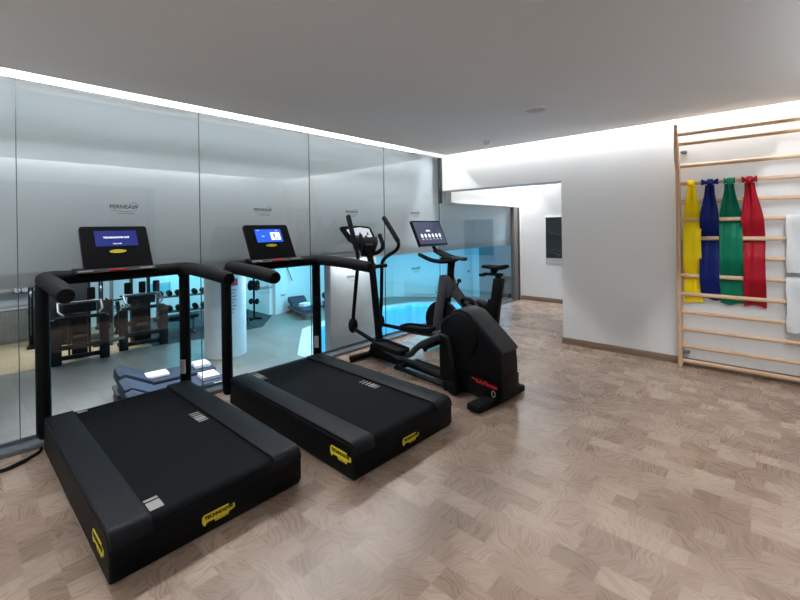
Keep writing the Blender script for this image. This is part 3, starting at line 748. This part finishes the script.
def wall_towel(label, zr, zlen, zback, x0, x1):
    """terry towel folded over a rung: front and back fall as one sheet"""
    yr = YB-.072
    path = []
    for k in range(9): path.append((-.030-.006*math.sin(k*.9), -zlen+zlen*k/8))
    for k in range(1, 8):
        a = PI-PI*k/8; path.append((.030*math.cos(a)*1.0, .028*math.sin(a)))
    for k in range(7): path.append((.030, -zback*k/6))
    nx = 12; mb = MB(); th = .007; A, B = [], []
    for i, (y, z) in enumerate(path):
        ra, rb = [], []
        a = path[max(0, i-1)]; b = path[min(len(path)-1, i+1)]
        ty, tz = b[0]-a[0], b[1]-a[1]; L = math.hypot(ty, tz); ny, nz2 = -tz/L, ty/L
        for j in range(nx+1):
            s = j/nx; x = x0+(x1-x0)*s+.004*math.sin(z*22); w = .006*math.sin(s*9+z*7)
            ra.append(mb.bm.verts.new((x, y+ny*th+w, z+nz2*th))); rb.append(mb.bm.verts.new((x, y-ny*th*.5+w, z-nz2*th*.5)))
        A.append(ra); B.append(rb)
    n = len(path)
    for i in range(n-1):
        for j in range(nx):
            mb.bm.faces.new((A[i][j], A[i][j+1], A[i+1][j+1], A[i+1][j])); mb.bm.faces.new((B[i][j], B[i+1][j], B[i+1][j+1], B[i][j+1]))
        mb.bm.faces.new((A[i][0], A[i+1][0], B[i+1][0], B[i][0])); mb.bm.faces.new((A[i][-1], B[i][-1], B[i+1][-1], A[i+1][-1]))
    for j in range(nx):
        mb.bm.faces.new((A[0][j], B[0][j], B[0][j+1], A[0][j+1])); mb.bm.faces.new((A[-1][j], A[-1][j+1], B[-1][j+1], B[-1][j]))
    return tag(obj('hand_towel', mb, M['towel'], None, (0, yr, zr), ang=70), label, 'towel', 'white towels on the wall bars')
wall_towel('upper white towel draped over the wall bars, right of the red band', RZ[8], .47, .36, 3.672, 3.845)
wall_towel('lower white towel draped over the wall bars, under the other towel', RZ[5], .44, .35, 3.668, 3.840)

exec_hall = True
# ------------------------------------------------------------------ pool hall, half a storey lower behind the glass
PX = [(-4.35, 5.75), (-6.05, 7.15), (-6.5, 8.6), (-6.55, 10.2), (-6.3, 11.5), (-5.6, 12.3), (-4.4, 12.7), (-2.4, 12.4), (-1.0, 11.2), (-.9, 5.75)]
def outset(P, d):
    cx = sum(p[0] for p in P)/len(P); cy = sum(p[1] for p in P)/len(P)
    return [(x+(x-cx)/math.hypot(x-cx, y-cy)*d, y+(y-cy)/math.hypot(x-cx, y-cy)*d) for x, y in P]
def ring_face(mb, A, B, z):
    va = [mb.bm.verts.new((x, y, z)) for x, y in A]; vb = [mb.bm.verts.new((x, y, z)) for x, y in B]
    n = len(A)
    for k in range(n): mb.bm.faces.new((va[k], va[(k+1) % n], vb[(k+1) % n], vb[k]))
# tiled hall floor with the pool's opening left out
m = MB(); O1 = outset(PX, .45)
big = []
for x, y in O1:
    cx, cy = -3.5, 9.0; dx, dy = x-cx, y-cy
    tx = (( -.12-cx)/dx if dx > 0 else (-11.5-cx)/dx); ty = ((17-cy)/dy if dy > 0 else (-2-cy)/dy)
    q = min(tx, ty); big.append((cx+dx*q, cy+dy*q))
O1c = O1
def add_corner(L, S, i, c):
    pass
va = [m.bm.verts.new((x, y, HF)) for x, y in O1]
outer = [(-.12, -2), (-11.5, -2), (-11.5, 17), (-.12, 17)]
vo = [m.bm.verts.new((x, y, HF)) for x, y in outer]
es = [m.bm.edges.new((va[k], va[(k+1) % len(va)])) for k in range(len(va))]+[m.bm.edges.new((vo[k], vo[(k+1) % 4])) for k in range(4)]
bmesh.ops.triangle_fill(m.bm, edges=es, use_beauty=True)
cx, cy = -3.2, 9.0
for f in list(m.bm.faces):      # drop whatever the fill laid over the pool
    c = f.calc_center_median()
    ins = False; n = len(O1)
    for k in range(n):
        (xa, ya), (xb, yb) = O1[k], O1[(k+1) % n]
        if (ya > c.y) != (yb > c.y) and c.x < (xb-xa)*(c.y-ya)/(yb-ya)+xa: ins = not ins
    if ins: m.bm.faces.remove(f)
struct('floor_pool_hall', m, M['tile'], flat=True)
m = MB(); ring_face(m, O1, PX, HF+.004)
struct('trim_8', m, M['coping'], flat=True)
m = MB()
n = len(PX); a = [m.bm.verts.new((x, y, HF+.004)) for x, y in PX]; b = [m.bm.verts.new((x, y, HF-1.2)) for x, y in PX]
for k in range(n): m.bm.faces.new((a[k], a[(k+1) % n], b[(k+1) % n], b[k]))
m.bm.faces.new(b)
struct('pool_basin', m, M['pooltile'], flat=True)
m = MB(); m.bm.faces.new([m.bm.verts.new((x, y, HF-.10)) for x, y in PX])
w_ = obj('pool_water', m, M['water'], flat=True); w_['kind'] = 'structure'
# floor finishes
struct('floor_gym_wood', MB().box(-11.5, -7.75, -2, 3.45, HF-.02, HF+.006), M['hallwood'])
struct('floor_gym_mat', MB().prism([(-11.5, 3.45), (-7.72, 3.45), (-7.47, 4.6), (-7.42, 6.2), (-8.72, 7.28), (-11.5, 7.28)], HF-.02, HF+.012, 'z'), M['mat'])
def wallseg(mb, p, q, z0=HF, z1=HC, th=.12):
    d = Vector((q[0]-p[0], q[1]-p[1])); d.normalize(); nx_, ny_ = -d.y*th, d.x*th
    mb.prism([p, q, (q[0]+nx_, q[1]+ny_), (p[0]+nx_, p[1]+ny_)], z0, z1, 'z')
m = MB(); wallseg(m, (-11.5, 7.3), (-11.5, -2)); struct('wall_hall_left', m, M['hallwall'], flat=True)
m = MB(); wallseg(m, (-11.5, -2), (-.12, -2)); struct('wall_hall_front', m, M['hallwall'], flat=True)
m = MB(); wallseg(m, (-8.72, 7.3), (-11.5, 7.3)); wallseg(m, (-9.3, 9.4), (-8.72, 7.3)); wallseg(m, (-8.1, 12.4), (-9.3, 9.4)); wallseg(m, (-5.3, 14.5), (-8.1, 12.4))
struct('wall_hall_back', m, M['hallwall'], flat=True)
m = MB(); wallseg(m, (-2.0, 16.2), (-5.3, 14.5)); wallseg(m, (-.1, 16.2), (-2.0, 16.2)); wallseg(m, (-.12, 7.66), (-.12, 16.2)); struct('wall_hall_side', m, M['hallshade'], flat=True)
struct('wall_hall_near', MB().box(-.14, -.122, -2, YC, HF, -.0), M['hallwall'])
struct('ceiling_pool_hall', MB().box(-11.8, -.22, -2.2, 17, HC, HC+.1), M['hallwall'])
# pillars
struct('trim_9', MB().box(-.38, -.255, 3.05, 3.80, HF, HC, .01), M['hallwall'])
COLC = (-5.72, 4.33); COLR = .44
colm = MB().cyl((COLC[0], COLC[1], HF), (COLC[0], COLC[1], HC), COLR, 48)
struct('trim_10', colm, M['hallwall'])
# pool rules sign wrapped on the round pillar
ang0 = math.atan2(0-COLC[1], 3.63-COLC[0])
def arc_patch(mb, a0, a1, z0, z1, r=COLR+.004, n=8):
    rings = []
    for k in range(n+1):
        a = a0+(a1-a0)*k/n; c, s_ = math.cos(a), math.sin(a)
        rings.append([(COLC[0]+(r-.003)*c, COLC[1]+(r-.003)*s_, z0), (COLC[0]+r*c, COLC[1]+r*s_, z0), (COLC[0]+r*c, COLC[1]+r*s_, z1), (COLC[0]+(r-.003)*c, COLC[1]+(r-.003)*s_, z1)])
    mb.loft(rings)
sg = tag(obj('wall_notice', (lambda q: (arc_patch(q, ang0-.02, ang0+.75, -.45, .72, COLR+.002), q)[1])(MB()), M['hallwall']), 'printed notice with star, red block and text on the round white pillar', 'sign')
m = MB(); arc_patch(m, ang0+.10, ang0+.62, .18, .34, COLR+.005); obj('red_block', m, M['red'], sg, flat=True)
m = MB()
for k, wd in enumerate((.42, .36, .46, .40, .30, .44, .34, .25)): arc_patch(m, ang0+.12, ang0+.12+wd, .08-.07*k, .095-.07*k, COLR+.005)
obj('text_lines', m, M['logo'], sg, flat=True)
a = ang0+.40; tx = Vector((-math.sin(a), math.cos(a), 0)); m = MB()
m.panel(Vector((COLC[0]+(COLR+.003)*math.cos(a), COLC[1]+(COLR+.003)*math.sin(a), .52)), tx, (0, 0, 1), [((.075 if k % 2 == 0 else .032)*math.sin(k*PI/5), (.075 if k % 2 == 0 else .032)*math.cos(k*PI/5)) for k in range(10)], .006)
obj('star_emblem', m, M['navy'], sg, flat=True)

# radiator, door and posters on the hall's back wall
dv = Vector((-5.3+8.1, 14.5-12.4, 0)).normalized(); nv = Vector((dv.y, -dv.x, 0)); rzw = math.atan2(dv.y, dv.x)
def onwall(x, y): return (x, y)
t = thing('radiator', 'white panel radiator low on the far pool hall wall', 'radiator', (-7.20+nv.x*.18, 13.08+nv.y*.18, HF+.10), rzw)
obj('panel', MB().box(-.62, .62, -.04, .03, 0, .62, .01), M['hallwall'], t)
m = MB()
for k in range(24): m.box(-.60+.05*k, -.58+.05*k, -.048, -.04, .05, .57)
obj('ribs', m, M['frame'], t, flat=True)
obj('valve', MB().cyl((.66, 0, .05), (.66, 0, .13), .03, 10).box(.60, .67, -.01, .01, .06, .08), M['alu'], t)
dr = struct('door_1', MB().box(-.50, .50, -.03, .02, 0, 2.1, .005), M['frame'], loc=(-5.95+nv.x*.15, 14.01+nv.y*.15, HF), rz=rzw)
obj('door_handle', MB().cyl((.38, -.06, 1.02), (.38, -.03, 1.02), .045, 14), M['post'], dr)

# ---- loungers
def lounger(label, loc, rz, group):
    t = thing('pool_lounger', label, 'lounger', loc, rz, group)
    obj('frame', MB().box(0, 1.50, -.27, .27, .17, .23, .02).box(.02, .08, -.32, .32, .02, .06, .008).box(.02, .08, -.2, .2, .05, .20, .005), M['dgrey'], t)
    for x in (.12, 1.36):
        for y in (-.22, .22): obj('leg', MB().box(x-.03, x+.03, y-.03, y+.03, 0, .18, .006), M['dgrey'], t)
    obj('seat_cushion', MB().box(.48, 1.52, -.28, .28, .23, .33, .04, 3), M['navy'], t)
    obj('back_cushion', MB().prism([(.02, .38), (.04, .52), (.13, .55), (.52, .33), (.48, .23), (.4, .24)], -.28, .28, 'y', bev=.03, seg=3), M['navy'], t)
    return t
gl = 'navy loungers in the pool hall'
L1 = lounger('navy pool lounger behind the glass with two white towels on it', (-4.42, 1.86, HF), PI/2-.12, gl)
L2 = dup(L1, (-3.66, 1.74, HF), PI/2-.10, 'navy pool lounger behind the glass, middle of the three, one towel at its foot')
L3 = dup(L1, (-3.00, 1.66, HF), PI/2-.08, 'navy pool lounger behind the glass, closest to the glass wall of the three')
L4 = dup(L1, (-8.55, 8.05, HF), -.25, 'far navy lounger by the hall wall seen between the second treadmill uprights')
L5 = dup(L1, (-8.40, 9.35, HF), -.25, 'furthest navy lounger by the hall wall, left of the square white pillar')
def folded(label, loc, rz, w, d, h):
    o = obj('folded_towel', MB().box(-w/2, w/2, -d/2, d/2, 0, h*.5, .012).box(-w/2+.006, w/2-.004, -d/2+.005, d/2-.006, h*.48, h, .012), M['towel'], None, loc, rz)
    return tag(o, label, 'towel', 'white towels on the loungers')
folded('white towel lying in the middle of the first pool lounger', (-4.33, 2.45, HF+.331), PI/2-.12, .38, .30, .04)
folded('white folded towel at the foot end of the first pool lounger', (-4.26, 3.18, HF+.331), PI/2-.12, .26, .34, .06)
folded('white folded towel on the foot end of the middle pool lounger', (-3.55, 3.02, HF+.331), PI/2-.10, .28, .34, .06)
folded('white folded towel on the lounger closest to the glass', (-2.91, 2.98, HF+.331), PI/2-.08, .24, .28, .06)
folded('small white towel on the far lounger by the hall wall', (-7.68, 7.84, HF+.331), .2, .26, .34, .10)

# ---- gym corner of the hall
def machine(name, label, loc, rz, pads):
    t = thing(name, label, 'weight machine', loc, rz, 'weight machines in the pool hall')
    for y in (-.42, .42):
        obj('leg_frame', MB().box(-.07, .07, y-.09, y+.09, 0, .96, .015).box(-.60, .07, y-.06, y+.06, 0, .07, .01), M['gym'], t)
    obj('cross_bar', MB().box(-.05, .03, -.40, .40, .08, .17, .01).box(.0, .07, -.40, .40, .30, .40, .01).box(-.05, .05, -.45, .45, .93, 1.0, .01), M['gym'], t)
    obj('weight_stack', MB().box(-.62, -.36, -.14, .14, .05, 1.0, .01).box(-.66, -.32, -.20, -.17, 0, 1.95, .008).box(-.66, -.32, .17, .20, 0, 1.95, .008).box(-.66, -.32, -.20, .20, 1.9, 1.98, .01), M['gym'], t)
    obj('seat_pad', MB().box(-.28, .05, -.13, .13, .48, .55, .03, 3), M['brown'], t)
    obj('back_pad', MB().box(-.34, -.28, -.12, .12, .58, 1.0, .03, 3), M['brown'], t)
    obj('press_arm', MB().tube([(-.25, -.38, 1.25), (.1, -.38, 1.12), (.22, -.30, 1.05)], .025, 8).tube([(-.25, .38, 1.25), (.1, .38, 1.12), (.22, .30, 1.05)], .025, 8).cyl((-.25, -.40, 1.25), (-.25, .40, 1.25), .03, 10), M['alu'], t)
    obj('guard_panel', MB().box(-.30, -.26, -.30, .30, 1.02, 1.28, .02), M['gym'], t)
    for y in pads: obj('head_pad', MB().box(-.20, -.12, y-.075, y+.075, 1.30, 1.58, .03, 3), M['black2'], t)
    return t
A1 = machine('weight_machine', 'dark weight machine with low cross bars, left in the hall behind the first treadmill', (-7.65, 2.02, HF), -.12, (-.2, .2))
A2 = machine('weight_machine', 'dark weight machine with upright head pads, near the dumbbell rack', (-7.80, 3.28, HF), -.12, (-.3, 0, .3))
tag(obj('floor_rail', MB().tube([(-7.65, 2.5, HF+.33), (-7.76, 2.86, HF+.33)], .04, 10), M['dgrey']), 'grey bar joining the two weight machines', 'bar')
# dumbbell rack
t = thing('dumbbell_rack', 'dark two-tier dumbbell rack on the rubber floor of the hall', 'rack', (-9.3, 4.95, HF+.012), PI/2-.25)
for x in (-.85, .85): obj('upright', MB().box(x-.04, x+.04, -.25, .25, 0, .06, .01).box(x-.04, x+.04, .0, .08, .05, 1.05, .01), M['dgrey'], t)
for z, y in ((.48, -.12), (.90, .0)): obj('shelf', MB().box(-.9, .9, y-.14, y+.14, z-.02, z+.02, .008), M['dgrey'], t)
proto = None; c_, s_ = math.cos(PI/2-.25), math.sin(PI/2-.25)
for zi, (z, y) in enumerate(((.50, -.12), (.92, .0))):
    for k in range(8):
        x = -.78+.22*k
        wx, wy = -9.3+x*c_-y*s_, 4.95+x*s_+y*c_
        if proto is None:
            proto = thing('dumbbell', 'small black dumbbell resting on the two-tier rack', 'dumbbell', (wx, wy, HF+.012+z+.075), PI/2-.25, 'dumbbells on the rack')
            obj('handle', MB().cyl((0, -.08, 0), (0, .08, 0), .017, 10), M['alu'], proto)
            for e in (-1, 1): obj('head', MB().cyl((0, e*.07, 0), (0, e*.15, 0), .075, 14, bev=.01), M['black2'], proto)
        else:
            dup(proto, (wx, wy, HF+.012+z+.075), PI/2-.25)
t = thing('weight_bench', 'flat black weight bench in front of the dumbbell rack', 'bench', (-8.55, 4.28, HF+.012), PI/2-.25)
obj('pad', MB().box(-.55, .55, -.14, .14, .40, .48, .03, 3), M['black2'], t)
obj('frame', MB().box(-.45, .45, -.03, .03, .33, .40, .01).box(-.45, -.38, -.25, .25, 0, .06, .01).box(.38, .45, -.25, .25, 0, .06, .01).box(-.44, -.39, -.03, .03, .05, .36).box(.39, .44, -.03, .03, .05, .36), M['dgrey'], t)
tag(obj('exercise_ball', MB().ball((0, 0, 0), .30, n=24), M['navy'], None, (-8.25, 5.72, HF+.312+.45)), 'dark blue exercise ball resting on a low stand beside the round pillar', 'ball')
t = thing('storage_stand', 'low dark stand with open shelves under the exercise ball', 'stand', (-8.25, 5.72, HF+.012), .3)
for z in (.02, .22, .42): obj('shelf', MB().box(-.35, .35, -.30, .30, z-.02, z+.02, .006), M['dgrey'], t)
for x in (-.32, .32):
    for y in (-.27, .27): obj('post', MB().box(x-.02, x+.02, y-.02, y+.02, 0, .44), M['dgrey'], t)
def tower(label, loc, rz):
    t = thing('cable_machine', label, 'cable machine', loc, rz)
    for y in (-.70, .70): obj('upright', MB().box(-.05, .05, y-.05, y+.05, 0, 2.15, .01), M['satin'], t)
    obj('top_beam', MB().box(-.06, .06, -.75, .75, 2.10, 2.20, .01), M['satin'], t)
    obj('shroud', MB().box(-.22, .16, -.42, .42, .05, 1.85, .03), M['gym'], t)
    obj('weight_stack', MB().box(.16, .30, -.22, .22, .06, 1.0, .01), M['satin'], t)
    obj('base', MB().box(-.30, .35, -.76, .76, 0, .06, .01), M['satin'], t)
    for y in (-.70, .70):
        p = obj('pulley', MB().cyl((.03, y-.02, 1.30), (.03, y+.02, 1.30), .09, 18, bev=.006), M['alu'], t)
        obj('cable', MB().tube([(.06, y, 2.1), (.10, y, .3)], .006, 6), M['alu'], t)
        obj('pull_handle', MB().tube([(.10, y-.07, .85), (.12, y, .98), (.10, y+.07, .85)], .012, 8, closed=True), M['black2'], t)
    return t
tower('tall dark cable machine behind the left weight machine, with grey cables', (-9.9, 2.15, HF+.006), -.2)
tag(obj('support_pole', MB().tube([(-9.35, 2.98, HF+.006), (-9.35, 2.98, HC)], .045, 12), M['alu']), 'slim silver pole standing between the two weight machines', 'pole')
t = thing('spin_bike', 'small black bike frame among the gym machines, left of the dumbbell rack', 'exercise bike', (-9.35, 3.35, HF+.012), .4)
obj('frame', MB().tube([(-.4, 0, .9), (-.3, 0, .5), (.1, 0, .3), (.3, 0, .8)], .05, 10, smooth=4).box(-.5, -.42, -.25, .25, 0, .06, .01).box(.35, .43, -.25, .25, 0, .06, .01).tube([(-.46, 0, .05), (-.3, 0, .5)], .035, 8).tube([(.1, 0, .3), (.39, 0, .05)], .035, 8), M['satin'], t)
obj('flywheel', MB().cyl((-.3, -.03, .35), (-.3, .03, .35), .24, 24, bev=.01), M['black2'], t)
obj('saddle', MB().ball((.32, 0, .84), .13, 1.1, .8, .35), M['black2'], t)
obj('handlebar', MB().tube([(-.55, -.2, 1.0), (-.38, -.2, .95), (-.38, .2, .95), (-.55, .2, 1.0)], .025, 8, smooth=3), M['black2'], t)
t = thing('plate_loaded_bench', 'dark padded bench with brown seat between the two weight machines', 'bench', (-8.95, 2.72, HF+.006), -.3)
obj('seat', MB().box(-.2, .25, -.16, .16, .40, .48, .03, 3), M['brown'], t)
obj('backrest', MB().prism([(-.22, .44), (-.30, 1.05), (-.22, 1.06), (-.14, .47)], -.17, .17, 'y', bev=.02), M['brown'], t)
obj('frame', MB().box(-.3, .3, -.04, .04, .30, .40, .01).box(-.32, -.24, -.3, .3, 0, .06, .01).box(.24, .32, -.2, .2, 0, .06, .01).box(-.30, -.25, -.03, .03, .05, .34).box(.25, .30, -.03, .03, .05, .34), M['dgrey'], t)
t = thing('stool', 'small black stool against the far pool hall wall, seen through the low glass', 'stool', (-4.22, 14.62, HF), math.radians(27))
obj('top', MB().box(-.26, .26, -.2, .2, .62, .84, .02), M['black2'], t)
for x in (-.17, .17): obj('leg', MB().box(x-.06, x+.06, -.15, .15, 0, .63, .01), M['black2'], t)
# plate tree by the wall
t = thing('weight_tree', 'black weight tree with plates on a slim pole, right of the round pillar', 'weight tree', (-8.55, 6.55, HF+.012), .6)
obj('pole', MB().tube([(0, 0, .02), (0, 0, 1.75)], .03, 12), M['satin'], t)
obj('base', MB().box(-.25, .25, -.04, .04, 0, .05, .01).box(-.04, .04, -.25, .25, 0, .05, .01), M['satin'], t)
for z, r in ((1.45, .11), (1.05, .16), (.55, .09)):
    pg = obj('peg', MB().cyl((-.20, 0, z), (.20, 0, z), .016, 10), M['alu'], t)
    obj('plate', MB().cyl((.07, 0, z), (.13, 0, z), r, 24, bev=.008).cyl((-.13, 0, z), (-.07, 0, z), r, 24, bev=.008), M['black2'], pg)
# cabinet and shelf at the left
t = thing('storage_cabinet', 'long low grey wood cabinet at the far left behind the glass', 'cabinet', (-11.36, .95, HF+.006))
obj('body', MB().box(0, .55, -1.5, 1.25, 0, .85, .006), M['cab'], t)
obj('worktop', MB().box(-.0, .58, -1.52, 1.27, .85, .89, .005), M['frame'], t)
for k in range(4): obj('door', MB().box(.55, .568, -1.48+.68*k, -.82+.68*k, .05, .82, .004), M['cab'], t)
sh = tag(obj('wall_shelf', MB().box(0, .32, -1.5, 1.25, 1.22, 1.255, .004).box(0, .32, -1.5, 1.25, 1.58, 1.61, .004).box(0, .32, -.55, -.52, 1.22, 1.61).box(0, .32, .66, .69, 1.22, 1.61), M['cab'], None, (-11.37, .95, HF)), 'grey two-tier wall shelf above the long cabinet', 'shelf')
rt = None
for k, (y, z) in enumerate([(1.30+.15*j, 1.255) for j in range(5)]+[(1.375+.15*j, 1.61) for j in range(4)]+[(1.62, .895), (1.78, .895)]):
    loc = (-11.12, y, HF+z+.072)
    if rt is None:
        rt = tag(obj('rolled_towel', MB().cyl((-.15, 0, 0), (.16, 0, 0), .07, 16, bev=.012), M['towel'], None, loc), 'white rolled towel on the grey shelf or cabinet at far left', 'towel', 'rolled towels at the far left')
    else:
        o = rt.copy(); COL.objects.link(o); o.location = loc
# lit panel on the gym's back wall and wires by the loungers
t = tag(obj('light_panel', MB().box(.001, .04, -.30, .30, -.17, .17, .006), M['scr_cyan'], None, (-11.38, 4.80, -.46)), 'bright cyan light panel on the left hall wall above the dumbbells', 'light')
tag(obj('hanging_cable', MB().tube([(-8.75, 7.62, .95), (-8.72, 7.45, .2), (-8.70, 7.42, -.35), (-8.68, 7.55, -.75), (-8.66, 7.75, -.80)], .012, 8, smooth=5)
        .tube([(-8.75, 7.65, .95), (-8.70, 7.82, .2), (-8.68, 8.02, -.35)], .016, 8, smooth=5), M['post']), 'dark cable loop hanging on the wall beside the far loungers', 'cable')
t = thing('kettlebell', 'small black kettlebell on the pale wood floor at the left edge', 'kettlebell', (-7.86, .62, HF+.006))
obj('body', MB().ball((0, 0, .12), .12, n=18), M['black2'], t)
obj('handle', MB().tube([(0, -.075, .19), (0, -.10, .27), (0, 0, .33), (0, .10, .27), (0, .075, .19)], .018, 10, smooth=4), M['black2'], t)

# ------------------------------------------------------------------ lights
def area(name, loc, sx, sy, power, color, rot=(0, 0, 0), spread=180):
    L = bpy.data.lights.new(name, 'AREA'); L.shape = 'RECTANGLE'; L.size = sx; L.size_y = sy; L.energy = power; L.color = color
    L.spread = math.radians(spread)
    o = bpy.data.objects.new(name, L); COL.objects.link(o); o.location = loc; o.rotation_euler = rot
    return o
WHT = (.94, .98, 1.0)
R_ = math.radians
# cove strips: back wall, glass wall, opposite wall, wall behind the camera
area('cove_strip_back', ((.0+W)/2, YB-.075, 2.60), W-.2, .04, 27, WHT)
area('cove_strip_glass', (-.026, 1.45, 2.60), .03, 5.9, 92, WHT)
area('cove_strip_right', (W-.035, 1.3, 2.60), .03, 5.6, 88, WHT)
area('cove_strip_front', (W/2, YF+.07, 2.60), W-.3, .06, 38, WHT, (R_(-12), 0, 0))
area('cove_strip_passage', (2.2, YC-.06, 2.58), 4.6, .06, 70, WHT, (R_(10), 0, 0))
area('passage_left_strip', (.05, 6.4, 2.58), .08, 2.0, 22, WHT, (0, R_(10), 0))
CY = (.26, .84, 1.0)
area('hall_light_pool', (-4.2, 9.5, HC-.03), 3.0, 3.0, 230, CY)
area('hall_light_lounge', (-7.0, 8.2, HC-.03), .8, .8, 60, CY)
area('hall_light_walk', (-5.6, 5.8, HC-.03), 1.2, 1.2, 75, (.80, .95, 1.0))
area('hall_light_gym', (-8.8, 2.0, HC-.03), 1.5, 2.5, 100, (.95, .98, 1.0))
area('hall_light_gym_back', (-10.4, 5.6, HC-.03), .8, 1.8, 75, (.16, .78, 1.0))
area('hall_light_near', (-3.7, 2.6, HC-.03), 1.4, 2.8, 62, (.94, .98, 1.0), spread=105)
area('pillar_fill_light', (-.135, 3.42, HC-.012), .03, .72, 1.9, (.9, .97, 1.0), (0, R_(24), 0))  # added fill under the fascia, only there to brighten the square pillar
area('pool_lamp', (-3.0, 9.0, HF-1.15), 2.5, 4.0, 130, (.12, .66, 1.0), (PI, 0, 0))

w = bpy.data.worlds.new('world'); sc.world = w; w.use_nodes = True
w.node_tree.nodes['Background'].inputs[0].default_value = (.02, .02, .022, 1); w.node_tree.nodes['Background'].inputs[1].default_value = 1.0

# ------------------------------------------------------------------ camera
cd = bpy.data.cameras.new('camera'); cam = bpy.data.objects.new('camera', cd); COL.objects.link(cam)
cd.sensor_width = 36; cd.lens = 417/800*36; cd.shift_y = -73/800; cd.clip_start = .02
cam.location = (3.63, 0, 1.42)
cam.rotation_euler = (Matrix.Rotation(R_(42.3), 3, 'Z') @ Matrix.Rotation(R_(90), 3, 'X') @ Matrix.Rotation(R_(-.85), 3, 'Z')).to_euler()
sc.camera = cam
vs = sc.view_settings; vs.view_transform = 'Standard'; vs.look = 'None'; vs.gamma = 1.0; vs.use_curve_mapping = False; vs.exposure = 0.18
sc.cycles.use_denoising = True
sc.cycles.max_bounces = 14; sc.cycles.diffuse_bounces = 6; sc.cycles.glossy_bounces = 6; sc.cycles.transparent_max_bounces = 24
sc.cycles.sample_clamp_indirect = 6.0
